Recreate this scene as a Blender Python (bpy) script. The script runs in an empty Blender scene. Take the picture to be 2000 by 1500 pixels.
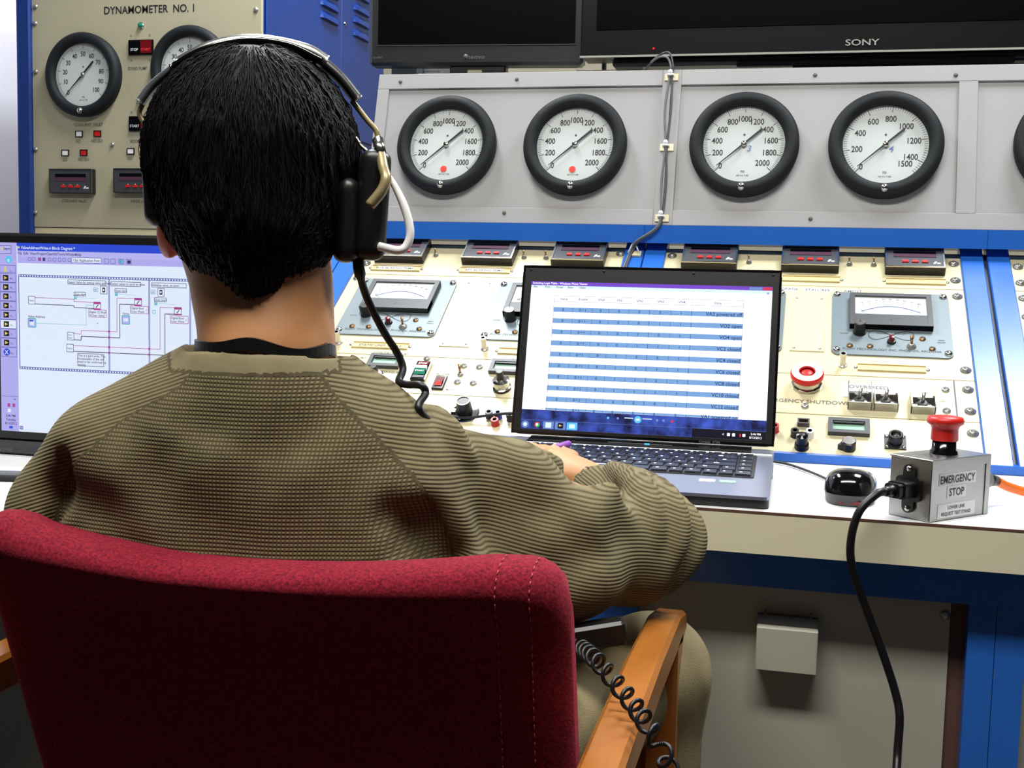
import bpy, math, random
import numpy as np
from mathutils import Vector, Matrix, Euler
R_ = math.radians
random.seed(4); np.random.seed(4)
scn = bpy.context.scene
COL = scn.collection

# ------------------------------------------------------------ camera
CAMF = 2332.0; PIT, ROL, YAW = R_(5.323), R_(1.415), R_(13.879)
CP = Vector((0, 0, 1.02))
cF = Vector((-math.sin(YAW)*math.cos(PIT), math.cos(YAW)*math.cos(PIT), -math.sin(PIT)))
r0 = Vector((math.cos(YAW), math.sin(YAW), 0)); u0 = r0.cross(cF)
cR = r0*math.cos(ROL) + u0*math.sin(ROL); cU = -r0*math.sin(ROL) + u0*math.cos(ROL)
cam = bpy.data.cameras.new('camera'); cam.sensor_width = 36; cam.lens = CAMF/2000*36; cam.clip_start = .02
cob = bpy.data.objects.new('camera', cam); COL.objects.link(cob)
m = Matrix.Identity(4)
for i in range(3):
    m[i][0] = cR[i]; m[i][1] = cU[i]; m[i][2] = -cF[i]; m[i][3] = CP[i]
cob.matrix_world = m
scn.camera = cob

def at(x, y, D):
    "point seen at photo pixel x, y, at depth D along the view axis"
    return CP + (cR*((x-1000)/CAMF) - cU*((y-750)/CAMF) + cF)*D
def hz(x, y, z):
    d = cR*((x-1000)/CAMF) - cU*((y-750)/CAMF) + cF
    return CP + d*((z-CP.z)/d.z)

# ------------------------------------------------------------ world, lamps, exposure
w = bpy.data.worlds.new('world'); scn.world = w; w.use_nodes = True
bg = w.node_tree.nodes['Background']; bg.inputs[0].default_value = (.80, .85, 1.0, 1); bg.inputs[1].default_value = .03
def area(name, loc, size, power, col=(1, .97, .92), rot=(0, 0, 0)):
    l = bpy.data.lights.new(name, 'AREA'); l.shape = 'RECTANGLE'; l.size, l.size_y = size
    l.energy = power; l.color = col
    o = bpy.data.objects.new(name, l); COL.objects.link(o); o.location = loc; o.rotation_euler = rot
    return o
area('ceiling_tube_or_fill_light', (-1.0, 2.50, 2.64), (.30, 1.1), 48, (.95, .98, 1))
area('ceiling_tube_or_fill_light', (.66, 2.48, 2.64), (.62, 1.1), 66, (.93, .97, 1))
area('ceiling_tube_or_fill_light', (-.30, .46, 2.64), (1.7, .3), 56, (1, .97, .9))
area('ceiling_tube_or_fill_light', (-2.35, 3.4, 2.64), (.5, .9), 20, (.95, .96, 1))  # unseen fill lamp, added to brighten the left wall
scn.view_settings.view_transform = 'Standard'; scn.view_settings.look = 'None'
scn.view_settings.gamma = 1; scn.view_settings.use_curve_mapping = False
scn.view_settings.exposure = 0.2

# ------------------------------------------------------------ materials
def lin(c):
    return tuple(((v/255)/12.92 if v/255 <= .04045 else ((v/255+.055)/1.055)**2.4) for v in c)
def mat(name, rgb, rough=.5, metal=0, emit=0, bump=0, bscale=200, spec=.5, var=0, vscale=8, coat=0, stretch=None):
    m = bpy.data.materials.new(name); m.use_nodes = True
    n = m.node_tree.nodes; L = m.node_tree.links; b = n['Principled BSDF']
    c = lin(rgb)+(1,)
    b.inputs['Base Color'].default_value = c; b.inputs['Roughness'].default_value = rough
    b.inputs['Metallic'].default_value = metal; b.inputs['Specular IOR Level'].default_value = spec
    b.inputs['Coat Weight'].default_value = coat
    if emit:
        b.inputs['Emission Color'].default_value = c; b.inputs['Emission Strength'].default_value = emit
    if bump or var:
        tc = n.new('ShaderNodeTexCoord'); src = tc.outputs['Object']
        if stretch:
            mp = n.new('ShaderNodeMapping'); mp.inputs['Scale'].default_value = stretch
            L.new(src, mp.inputs[0]); src = mp.outputs[0]
    if var:
        nz = n.new('ShaderNodeTexNoise'); nz.inputs['Scale'].default_value = vscale; nz.inputs['Detail'].default_value = 4
        L.new(src, nz.inputs['Vector'])
        mx = n.new('ShaderNodeMix'); mx.data_type = 'RGBA'
        mx.inputs[6].default_value = tuple(v*(1-var) for v in c[:3])+(1,)
        mx.inputs[7].default_value = tuple(min(1, v*(1+var)) for v in c[:3])+(1,)
        L.new(nz.outputs[0], mx.inputs[0]); L.new(mx.outputs[2], b.inputs['Base Color'])
    if bump:
        nz = n.new('ShaderNodeTexNoise'); nz.inputs['Scale'].default_value = bscale; nz.inputs['Detail'].default_value = 3
        L.new(src, nz.inputs['Vector'])
        bp = n.new('ShaderNodeBump'); bp.inputs['Strength'].default_value = bump; bp.inputs['Distance'].default_value = .001
        L.new(nz.outputs[0], bp.inputs['Height']); L.new(bp.outputs[0], b.inputs['Normal'])
    return m
def emis(name, rgb, s=1.0):
    m = bpy.data.materials.new(name); m.use_nodes = True; n = m.node_tree.nodes
    b = n['Principled BSDF']; c = lin(rgb)+(1,)
    b.inputs['Base Color'].default_value = (0.01, .01, .01, 1); b.inputs['Emission Color'].default_value = c
    b.inputs['Emission Strength'].default_value = s; b.inputs['Roughness'].default_value = .4; b.inputs['Specular IOR Level'].default_value = .15
    return m
M = {}
M['cream'] = mat('cream_enamel', (216, 206, 168), .3, bump=.05, bscale=600, var=.03)
M['cream_dull'] = mat('dull_cream_enamel', (176, 170, 143), .5, bump=.05, bscale=500, var=.04)  # darker and rougher cream than the console panels
M['grey_paint'] = mat('pale_grey_paint', (162, 161, 162), .5, bump=.08, bscale=500, var=.02)
M['blue'] = mat('blue_enamel', (40, 104, 198), .26, bump=.1, bscale=300, var=.06)
M['blue_dark'] = mat('blue_cabinet_enamel', (8, 50, 122), .38, bump=.1, bscale=240, var=.08)
M['black'] = mat('black_plastic', (14, 14, 15), .4)
M['blackgloss'] = mat('glossy_black_plastic', (9, 9, 11), .12)
M['rubber'] = mat('black_rubber', (13, 14, 18), .42)
M['ring'] = mat('black_phenolic', (17, 22, 26), .65, spec=.3, bump=.12, bscale=900)
M['dial'] = mat('dial_white', (205, 211, 210), .6)
M['ink'] = mat('black_ink', (24, 24, 30), .6)
M['inkgrey'] = mat('grey_ink', (92, 90, 86), .6)
M['chrome'] = mat('polished_metal', (200, 198, 192), .2, 1)
M['steel'] = mat('brushed_steel', (168, 168, 166), .33, 1, bump=.06, bscale=300, stretch=(1, 1, 12))
M['screw'] = mat('screw_metal', (176, 174, 168), .3, .7)
M['brass'] = mat('brass_metal', (165, 130, 90), .4, 1)
M['greyplate'] = mat('blue_grey_anodised_plate', (112, 125, 131), .42, .2, bump=.1, bscale=900)
M['darkgrey'] = mat('dark_grey_plastic', (62, 64, 68), .45)
M['midgrey'] = mat('mid_grey_plastic', (100, 103, 108), .45)
M['white'] = mat('white_plastic', (246, 246, 244), .4)
M['paper'] = mat('white_paper', (232, 232, 232), .8)
M['tan'] = mat('tan_label', (216, 194, 138), .5)
M['red'] = mat('red_plastic', (205, 30, 24), .4)
M['darkred'] = mat('dark_red_lens', (110, 14, 22), .25)
M['red_lamp'] = emis('red_lamp', (235, 20, 16), .9)
M['green'] = mat('green_lens', (18, 120, 92), .3)
M['blueknob'] = mat('blue_plastic', (30, 80, 165), .35)
M['purple_glass'] = mat('purple_display_filter', (88, 58, 74), .18)
M['lcd'] = mat('green_lcd_glass', (150, 190, 168), .3)
M['yellow'] = mat('yellow_display', (196, 176, 92), .4)
M['orange'] = mat('orange_plastic', (232, 110, 32), .45)
M['redtag'] = mat('red_sticker', (240, 62, 48), .6)
M['worktop'] = mat('white_laminate', (236, 238, 240), .28, var=.02)
M['apron'] = mat('cream_laminate_edge', (226, 220, 190), .5, var=.05)
M['brown'] = mat('brown_edge', (96, 66, 56), .6)
M['lowpanel'] = mat('grey_white_board', (176, 174, 160), .6, var=.03)
M['tv'] = mat('television_bezel', (16, 16, 20), .25)
M['silver'] = mat('silver_print', (170, 168, 160), .4)
M['bezel'] = mat('charcoal_bezel', (34, 36, 38), .35)
M['tvscreen'] = mat('dark_screen_glass', (7, 6, 6), .25, spec=.12)
M['lapsilver'] = mat('laptop_silver', (150, 156, 178), .28, .7)
M['key'] = mat('keyboard_black', (24, 28, 44), .25)
M['skin'] = mat('skin', (192, 136, 90), .5, bump=.1, bscale=300, var=.05, vscale=30)
M['ear'] = mat('reddish_skin', (196, 106, 66), .5)
M['khaki'] = mat('khaki_cotton', (150, 136, 100), .9, bump=.5, bscale=700, var=.06)
M['wood'] = mat('orange_stained_wood', (156, 94, 34), .32, bump=.05, bscale=60, var=.18, vscale=14, stretch=(9, .6, 9))
M['armour'] = mat('drab_wire', (150, 136, 98), .35, .3)
M['purple'] = mat('purple_plastic', (140, 70, 170), .4)
M['wallw'] = mat('white_wall_paint', (226, 226, 236), .8, bump=.1, bscale=120)
M['wallb'] = mat('drab_wall_paint', (150, 142, 122), .85, bump=.1, bscale=120)
M['floor'] = mat('grey_floor_tile', (62, 60, 58), .5, var=.1, vscale=3)
M['ceil'] = mat('ceiling_tile', (112, 110, 106), .9, bump=.4, bscale=80)
# fabric of the chair: fine red wool
def wool():
    m = mat('red_wool_upholstery', (158, 28, 46), .95, spec=.15)
    n = m.node_tree.nodes; L = m.node_tree.links; b = n['Principled BSDF']
    tc = n.new('ShaderNodeTexCoord'); nz = n.new('ShaderNodeTexNoise'); nz.inputs['Scale'].default_value = 420; nz.inputs['Detail'].default_value = 5
    L.new(tc.outputs['Object'], nz.inputs['Vector'])
    r = n.new('ShaderNodeValToRGB'); r.color_ramp.elements[0].position = .3; r.color_ramp.elements[1].position = .7
    r.color_ramp.elements[0].color = lin((84, 12, 26))+(1,); r.color_ramp.elements[1].color = lin((146, 32, 50))+(1,)
    L.new(nz.outputs[0], r.inputs[0]); L.new(r.outputs[0], b.inputs['Base Color'])
    bp = n.new('ShaderNodeBump'); bp.inputs['Strength'].default_value = .5; bp.inputs['Distance'].default_value = .001
    L.new(nz.outputs[0], bp.inputs['Height']); L.new(bp.outputs[0], b.inputs['Normal'])
    b.inputs['Sheen Weight'].default_value = .25; b.inputs['Sheen Roughness'].default_value = .5
    b.inputs['Sheen Tint'].default_value = lin((220, 90, 110))+(1,)
    return m
M['wool'] = wool()
# waffle knit: the 'knit' attribute carries (column, row, sleeve)
def knit():
    m = mat('olive_waffle_knit', (120, 108, 82), .95, spec=.1)
    n = m.node_tree.nodes; L = m.node_tree.links; b = n['Principled BSDF']
    a = n.new('ShaderNodeAttribute'); a.attribute_name = 'knit'
    sp = n.new('ShaderNodeSeparateXYZ'); L.new(a.outputs['Vector'], sp.inputs[0])
    def mth(op, x, y=None, z=None):
        q = n.new('ShaderNodeMath'); q.operation = op
        for i, v in enumerate((x, y, z)):
            if v is None: continue
            if hasattr(v, 'links'): L.new(v, q.inputs[i])
            else: q.inputs[i].default_value = v
        return q.outputs[0]
    def wave(s, pitch):
        return mth('MULTIPLY_ADD', mth('SINE', mth('MULTIPLY', s, 2*math.pi/pitch)), .5, .5)
    col = wave(sp.outputs[0], .0033); row = wave(sp.outputs[1], .0034)
    sl = sp.outputs[2]
    colw = mth('MAXIMUM', col, mth('MULTIPLY', sl, .8))         # sleeves show mainly rows
    h = mth('POWER', mth('MULTIPLY', row, colw), .55)
    nz = n.new('ShaderNodeTexNoise'); nz.inputs['Scale'].default_value = 60; nz.inputs['Detail'].default_value = 4
    tc = n.new('ShaderNodeTexCoord'); L.new(tc.outputs['Object'], nz.inputs['Vector'])
    mx = n.new('ShaderNodeMix'); mx.data_type = 'RGBA'
    mx.inputs[6].default_value = lin((68, 60, 38))+(1,); mx.inputs[7].default_value = lin((136, 126, 98))+(1,)
    f = mth('MULTIPLY_ADD', mth('SUBTRACT', nz.outputs[0], .5), .35, mth('MULTIPLY_ADD', h, .72, .06))
    L.new(f, mx.inputs[0]); L.new(mx.outputs[2], b.inputs['Base Color'])
    bp = n.new('ShaderNodeBump'); bp.inputs['Strength'].default_value = .7; bp.inputs['Distance'].default_value = .0012
    L.new(h, bp.inputs['Height']); L.new(bp.outputs[0], b.inputs['Normal'])
    b.inputs['Sheen Weight'].default_value = .2; b.inputs['Sheen Roughness'].default_value = .6
    b.inputs['Sheen Tint'].default_value = lin((190, 180, 150))+(1,)
    return m
M['knit'] = knit()
M['hair'] = mat('black_hair', (9, 7, 7), .6, spec=.16, var=.5, vscale=40)

# ------------------------------------------------------------ mesh builder
_txt = {}
def text_geo(s, xs=1.0):
    if s not in _txt:
        cu = bpy.data.curves.new('lettering', 'FONT'); cu.body = s; cu.size = 1; cu.resolution_u = 3; cu.offset = .012
        o = bpy.data.objects.new('lettering', cu); COL.objects.link(o)
        dg = bpy.context.evaluated_depsgraph_get(); me = bpy.data.meshes.new_from_object(o.evaluated_get(dg))
        v = [tuple(p.co) for p in me.vertices]; f = [tuple(p.vertices) for p in me.polygons]
        bpy.data.objects.remove(o); bpy.data.meshes.remove(me); bpy.data.curves.remove(cu)
        _txt[s] = (v, f)
    return _txt[s]
class MB:
    def __init__(s): s.v = []; s.f = []; s.m = []; s.sm = []; s.mats = []; s.T = Matrix.Identity(4)
    def mi(s, k):
        if k not in s.mats: s.mats.append(k)
        return s.mats.index(k)
    def add(s, vs, fs, k, smooth=False):
        b = len(s.v); i = s.mi(k)
        for p in vs: s.v.append(s.T @ Vector(p))
        for f in fs: s.f.append([b+q for q in f]); s.m.append(i); s.sm.append(smooth)
        return s
    def box(s, x0, x1, y0, y1, z0, z1, k, b=0):
        if b:
            b = min(b, abs(x1-x0)*.45, abs(y1-y0)*.45, abs(z1-z0)*.45)
            P = []
            idx = {}
            for sx in (0, 1):
                for sy in (0, 1):
                    for sz in (0, 1):
                        X, Y, Z = (x0, x1)[sx], (y0, y1)[sy], (z0, z1)[sz]
                        dx, dy, dz = (b, -b)[sx], (b, -b)[sy], (b, -b)[sz]
                        idx[sx, sy, sz] = (len(P), len(P)+1, len(P)+2)   # on x face, y face, z face
                        P += [(X, Y+dy, Z+dz), (X+dx, Y, Z+dz), (X+dx, Y+dy, Z)]
            F = []
            for a in (0, 1):
                F.append([idx[a, 0, 0][0], idx[a, 1, 0][0], idx[a, 1, 1][0], idx[a, 0, 1][0]])
                F.append([idx[0, a, 0][1], idx[1, a, 0][1], idx[1, a, 1][1], idx[0, a, 1][1]])
                F.append([idx[0, 0, a][2], idx[1, 0, a][2], idx[1, 1, a][2], idx[0, 1, a][2]])
            for p in (0, 1):
                for q in (0, 1):
                    F.append([idx[p, q, 0][0], idx[p, q, 1][0], idx[p, q, 1][1], idx[p, q, 0][1]])
                    F.append([idx[p, 0, q][0], idx[p, 1, q][0], idx[p, 1, q][2], idx[p, 0, q][2]])
                    F.append([idx[0, p, q][1], idx[1, p, q][1], idx[1, p, q][2], idx[0, p, q][2]])
                    for r in (0, 1): F.append(list(idx[p, q, r]))
            return s.add(P, F, k)
        vs = [(x, y, z) for x in (x0, x1) for y in (y0, y1) for z in (z0, z1)]
        return s.add(vs, [(0, 1, 3, 2), (4, 6, 7, 5), (0, 4, 5, 1), (2, 3, 7, 6), (0, 2, 6, 4), (1, 5, 7, 3)], k)
    def quad(s, x0, x1, y0, y1, z, k): return s.add([(x0, y0, z), (x1, y0, z), (x1, y1, z), (x0, y1, z)], [(0, 1, 2, 3)], k)
    def lathe(s, cx, cy, prof, k, n=28, smooth=True):
        "profile of (radius, height) around the local z axis; k may be a list, one per band"
        vs = []; fs = []
        for r, h in prof:
            for i in range(n):
                a = 2*math.pi*i/n; vs.append((cx+r*math.cos(a), cy+r*math.sin(a), h))
        s2 = []
        for j in range(len(prof)-1):
            band = [(j*n+i, j*n+(i+1) % n, (j+1)*n+(i+1) % n, (j+1)*n+i) for i in range(n)]
            s2.append(band)
        if isinstance(k, str):
            s.add(vs, sum(s2, []) + ([list(range((len(prof)-1)*n, len(prof)*n))] if prof[-1][0] > 1e-5 else []), k, smooth)
        else:
            for j, band in enumerate(s2):
                used = vs[j*n:(j+2)*n]
                s.add(used, [tuple(q-j*n for q in f) for f in band], k[j], smooth)
            if prof[-1][0] > 1e-5: s.add(vs[-n:], [list(range(n))], k[-1])
        return s
    def tube(s, pts, r, k, n=8, cap=True, closed=False):
        pts = [Vector(p) for p in pts]; N = len(pts)
        rr = r if isinstance(r, (list, tuple)) else [r]*N
        vs = []; t0 = (pts[1]-pts[0]).normalized()
        up = Vector((0, 0, 1)) if abs(t0.z) < .9 else Vector((1, 0, 0))
        nx = t0.cross(up).normalized()
        for i in range(N):
            t = (pts[(i+1) % N]-pts[i-1]) if (closed or 0 < i < N-1) else (pts[1]-pts[0] if i == 0 else pts[-1]-pts[-2])
            t.normalize(); nx = (nx - t*nx.dot(t)).normalized(); ny = t.cross(nx)
            for j in range(n):
                a = 2*math.pi*j/n; vs.append(pts[i]+(nx*math.cos(a)+ny*math.sin(a))*rr[i])
        fs = []
        for i in range(N if closed else N-1):
            for j in range(n):
                a, b = i*n, ((i+1) % N)*n
                fs.append((a+j, a+(j+1) % n, b+(j+1) % n, b+j))
        if cap and not closed: fs += [list(range(n))[::-1], list(range((N-1)*n, N*n))]
        return s.add(vs, fs, k, True)
    def prism(s, poly, z0, z1, k):
        n = len(poly); vs = [(x, y, z0) for x, y in poly]+[(x, y, z1) for x, y in poly]
        return s.add(vs, [list(range(n))[::-1], list(range(n, 2*n))]+[(i, (i+1) % n, n+(i+1) % n, n+i) for i in range(n)], k)
    def rrect(s, x0, x1, y0, y1, r, z0, z1, k, n=5):
        P = []
        for cx, cy, a0 in ((x1-r, y1-r, 0), (x0+r, y1-r, 90), (x0+r, y0+r, 180), (x1-r, y0+r, 270)):
            for i in range(n+1):
                a = R_(a0+90*i/n); P.append((cx+r*math.cos(a), cy+r*math.sin(a)))
        return s.prism(P, z0, z1, k)
    def frame(s, x0, x1, y0, y1, t, z0, z1, k):
        s.box(x0, x0+t, y0, y1, z0, z1, k); s.box(x1-t, x1, y0, y1, z0, z1, k)
        s.box(x0+t, x1-t, y0, y0+t, z0, z1, k); return s.box(x0+t, x1-t, y1-t, y1, z0, z1, k)
    def text(s, st, x, y, z, size, k, al='c', xs=1.0, rot=0):
        v, f = text_geo(st)
        if not v: return s
        x0 = min(p[0] for p in v); x1 = max(p[0] for p in v)
        off = {'c': (x0+x1)/2, 'l': x0, 'r': x1}[al]; c, sn = math.cos(rot), math.sin(rot)
        vs = []
        for p in v:
            a, b = (p[0]-off)*size*xs, (p[1]-.35)*size
            vs.append((x+a*c-b*sn, y+a*sn+b*c, z))
        return s.add(vs, f, k)
    def line(s, a, b, wd, z, k):
        a = Vector(a); b = Vector(b); d = (b-a).normalized(); q = Vector((-d.y, d.x))*wd/2
        return s.add([(a-q).to_tuple()+(z,), (b-q).to_tuple()+(z,), (b+q).to_tuple()+(z,), (a+q).to_tuple()+(z,)], [(0, 1, 2, 3)], k)
    def build(s, name, parent=None, loc=None, rot=None):
        me = bpy.data.meshes.new(name); me.from_pydata([tuple(p) for p in s.v], [], s.f)
        for k in s.mats: me.materials.append(M[k])
        me.polygons.foreach_set('material_index', s.m); me.polygons.foreach_set('use_smooth', s.sm); me.update()
        o = bpy.data.objects.new(name, me); COL.objects.link(o)
        if parent: o.parent = parent
        if loc is not None: o.location = loc
        if rot is not None: o.rotation_euler = rot
        return o
def thing(name, label, cat, loc=(0, 0, 0), rot=(0, 0, 0), group=None):
    o = bpy.data.objects.new(name, None); COL.objects.link(o); o.empty_display_size = .02
    o.location = loc; o.rotation_euler = rot
    return tag(o, label, cat, group)
def tag(o, label, cat, group=None):
    o['label'] = label; o['category'] = cat
    if group: o['group'] = group
    return o
def struct(o): o['kind'] = 'structure'; return o
def dup(o, parent, loc, rot=None):
    c = o.copy(); COL.objects.link(c); c.parent = parent; c.location = loc
    if rot is not None: c.rotation_euler = rot
    for ch in o.children:
        d = ch.copy(); COL.objects.link(d); d.parent = c
    return c
def smooth_path(P, n=8):
    P = [Vector(p) for p in P]; Q = [P[0]*2-P[1]]+P+[P[-1]*2-P[-2]]; out = []
    for i in range(1, len(Q)-2):
        a, b, c, d = Q[i-1:i+3]
        for j in range(n):
            t = j/n
            out.append(.5*((2*b)+(c-a)*t+(2*a-5*b+4*c-d)*t*t+(3*b-a-3*c+d)*t**3))
    return out+[P[-1]]

# ------------------------------------------------------------ room
struct(MB().box(-2.9, 1.9, -1.2, 4.15, -.1, 0, 'floor').build('floor'))
struct(MB().box(-2.9, 1.9, -1.2, 4.15, 2.7, 2.8, 'ceil').build('ceiling'))
struct(MB().box(-2.9, 1.9, 4.05, 4.15, 0, 2.7, 'wallb').build('wall_back'))
struct(MB().box(-2.9, -2.75, 2.0, 4.05, 0, 2.7, 'wallw').build('wall_left'))
# ------------------------------------------------------------ desk
T = thing('console_desk', 'white topped console desk with cream front edge and blue steel under frame', 'desk', (0, 1.401, 0))
b = MB(); b.box(-1.75, .80, .0012, .405, .7485, .75, 'worktop'); b.box(-1.75, .80, 0, .405, .70, .7485, 'apron')
b.build('worktop', T)
MB().box(-1.75, .80, -.0006, .0012, .7478, .7503, 'brown').build('edge_strip', T)
MB().box(-1.75, .80, .046, .10, .6495, .70, 'blue').build('front_beam', T)
for x0, x1 in ((.196, .2258), (.2266, .259), (-.250, -.190), (-1.70, -1.64)):
    MB().box(x0, x1, .046, .10, 0, .6495, 'blue').build('leg', T)
MB().box(-1.64, .178, .064, .072, .02, .6495, 'lowpanel').build('lower_panel', T)
MB().box(.178, .196, .068, .076, .02, .6495, 'brown').build('gap_strip', T)
MB().box(.259, .80, .064, .072, .02, .6495, 'lowpanel').build('lower_panel', T)
p = MB().lathe(0, 0, [(.0055, 0), (.0055, .002), (.003, .0038), (0.0001, .004)], 'screw', 14).build('screw', T, (.172, .0635, .630), (R_(90), 0, 0))
b = MB(); b.box(-.044, .028, -.004, .004, .0, .012, 'darkgrey'); b.box(-.036, -.033, -.004, 0, .012, .018, 'darkgrey'); b.box(.017, .020, -.004, 0, .012, .018, 'darkgrey')
h = b.build('card_clip', T, (0, .053, .603))
MB().box(-.044, .028, -.018, .010, -.053, 0, 'lowpanel', .001).build('card', h)

T = thing('side_table', 'white side table joining the front of the desk at far left', 'table', (-1.20, 1.16, 0))
MB().box(-.40, .395, -.24, .238, .72, .75, 'worktop', .002).build('table_top', T)
for x in (-.38, .34):
    for y in (-.22, .19): MB().box(x, x+.035, y, y+.035, 0, .72, 'blue', .002).build('leg', T)
MB().box(-.36, .36, -.21, -.19, .66, .72, 'apron').build('apron', T)

# ------------------------------------------------------------ sloping control console
SL = R_(34)
K = thing('control_console', 'cream sloping instrument console in a blue frame behind the laptop', 'control console', (0, 1.811, .755), (SL, 0, 0))
MB().box(-.94, .78, 0, .575, -.05, -.0045, 'darkgrey').build('housing', K)
b = MB()
for x0, x1 in ((-.905, -.865), (-.345, -.3085), (-.3065, -.267), (.256, .294), (.3005, .338), (-.945, -.907)):
    b2 = MB(); b2.box(x0, x1, -.004, .60, -.03, .006, 'blue', .0015); b2.build('frame_post', K)
def inv(Y, Z):   # world (Y, Z) -> slope frame (v, h)
    y, z = Y-1.811, Z-.755
    return y*math.cos(SL)+z*math.sin(SL), -y*math.sin(SL)+z*math.cos(SL)
b = MB(); q = [inv(*p) for p in ((2.25, 1.082), (2.25, 1.115), (2.40, 1.115), (2.40, 1.082))]
for x0, x1 in ((-.95, -.3075), (-.3068, .2975), (.2982, .80)):
    vs = [(x0, v, h) for v, h in q]+[(x1, v, h) for v, h in q]
    b.add(vs, [(0, 1, 2, 3), (7, 6, 5, 4), (0, 4, 5, 1), (1, 5, 6, 2), (2, 6, 7, 3), (3, 7, 4, 0)], 'blue')
b.build('top_beam', K)
b = MB(); q = [inv(*p) for p in ((1.803, .7505), (1.803, .763), (1.83, .763), (1.83, .7505))]
vs = [(-.95, v, h) for v, h in q]+[(.80, v, h) for v, h in q]
b.add(vs, [(0, 1, 2, 3), (7, 6, 5, 4), (0, 4, 5, 1), (1, 5, 6, 2), (2, 6, 7, 3), (3, 7, 4, 0)], 'blue'); b.build('base_strip', K)

def rack(x0, x1, cuts, k='cream'):
    for a, c in zip(cuts[:-1], cuts[1:]):
        MB().box(x0, x1, a+.0006, c-.0006, -.0045, 0, k, .0006).build('rack_panel', K)
rack(-.865, -.345, [.004, .106, .206, .457, .566])
rack(-.267, .256, [.004, .104, .204, .4555, .566])
rack(.338, .78, [.004, .2, .456, .566])

SCR = MB(); SCR.lathe(0, 0, [(.0062, 0), (.0062, .0018), (.0048, .0034), (.0001, .0042)], 'screw', 16)
SCR.box(-.0034, .0034, -.0006, .0006, .0036, .0043, 'darkgrey'); SCR.box(-.0006, .0006, -.0034, .0034, .0036, .0043, 'darkgrey')
WASH = MB(); WASH.lathe(0, 0, [(.0088, 0), (.0088, .0014), (.0062, .0022), (.0058, .0032), (.004, .005), (.0001, .0055)], 'screw', 18)
WASH.box(-.0036, .0036, -.0006, .0006, .005, .0058, 'darkgrey'); WASH.box(-.0006, .0006, -.0036, .0036, .005, .0058, 'darkgrey')
scr0 = SCR.build('screw', K, (-.853, .441, 0)); was0 = WASH.build('washer_screw', K, (-.354+.001, .546, 0))
for u, v in ((.244, .535), (.244, .483), (.244, .434), (.244, .230), (.244, .181), (.244, .129), (.244, .078), (-.255, .543), (-.849, .493), (.350, .53), (.350, .48), (.350, .434), (.350, .38), (-.355, .49), (-.355, .43), (-.254, .49)):
    dup(was0, K, (u, v, 0))
for u, v in ((.211, .178), (.210, .127), (0, .122), (-.571, .184), (-.543, .183), (-.571, .140), (-.543, .139), (-.642, .2), (-.853, .23)):
    dup(scr0, K, (u, v, 0))

def panel_meter():
    b = MB(); b.box(-.0505, .0505, -.0325, .0325, 0, .017, 'black', .001)
    b.frame(-.0500, .0500, -.0320, .0320, .0028, .017, .0186, 'chrome')
    b.box(-.0475, .0475, -.0295, .0295, .015, .0172, 'darkgrey')
    o = b.build('panel_meter', K)
    c = MB(); c.box(-.036, .036, .000, .019, .0172, .0178, 'blackgloss'); c.box(-.036, .036, .000, .010, .0178, .0182, 'purple_glass'); c.build('display_window', o)
    for x in (-.0165, 0, .0165):
        c = MB(); c.prism([(x-.0055, -.0175), (x+.0055, -.0175), (x+.0045, -.011), (x-.0045, -.011)], .017, .0195, 'red'); c.quad(x-.0008, x+.0008, -.0105, -.0085, .0176, 'white'); c.build('button', o)
    c = MB(); c.prism([(.030, -.020), (.034, -.020), (.037, -.013), (.033, -.013)], .0172, .0176, 'white'); c.prism([(.036, -.020), (.042, -.020), (.0425, -.0165), (.037, -.0165)], .0172, .0176, 'white'); c.build('logo', o)
    return o
pm = panel_meter(); pm.location = (-.783, .529, 0)
for u in (-.604, -.428, -.183, -.003, .177, .43): dup(pm, K, (u, .5285, 0))

def key_switch():
    b = MB(); b.lathe(0, 0, [(.0052, 0), (.0052, .002), (.0035, .003), (.003, .007), (.0001, .0075)], 'screw', 14); b.tube([(0, 0, .006), (-.001, .004, .016)], [.0014, .0018], 'brass', 8)
    return b.build('toggle_switch', K)
ks = key_switch(); ks.location = (-.715, .526, 0)
for u in (-.537, -.494, -.112, .066, .108): dup(ks, K, (u, .525, 0))

def label_holder(u, v, w, txt='', white=0):
    b = MB(); b.box(-w/2, w/2, -.0085, .0085, 0, .0012, 'tan'); b.box(-w/2, w/2, -.0085, -.0068, .0012, .003, 'tan'); b.box(-w/2, w/2, .0068, .0085, .0012, .003, 'tan')
    for x in (-w/2-.003, w/2+.003): b.lathe(x, 0, [(.003, 0), (.0028, .0015), (.0001, .002)], 'screw', 10)
    if white: b.quad(-w/2+.012, w/2-.014, -.0062, .0062, .0016, 'paper')
    if txt: b.text(txt, 0 if not white else -.002, -.0005, .0018, .0085, 'ink' if white else 'inkgrey', xs=1.0)
    return b.build('label_holder', K, (u, v, 0))
label_holder(-.783, .478, .10, 'FOR BEARING TEMP', 1); label_holder(-.604, .478, .10, 'AFT BEARING TEMP', 1)
for u in (-.428, -.183, 0, .178): label_holder(u, .476, .10)
label_holder(-.738, .232, .105, 'STATIC UNIT TEMP 2'); label_holder(-.468, .2305, .105); label_holder(.132, .2265, .105)
label_holder(-.14, .2265, .105)

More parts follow.
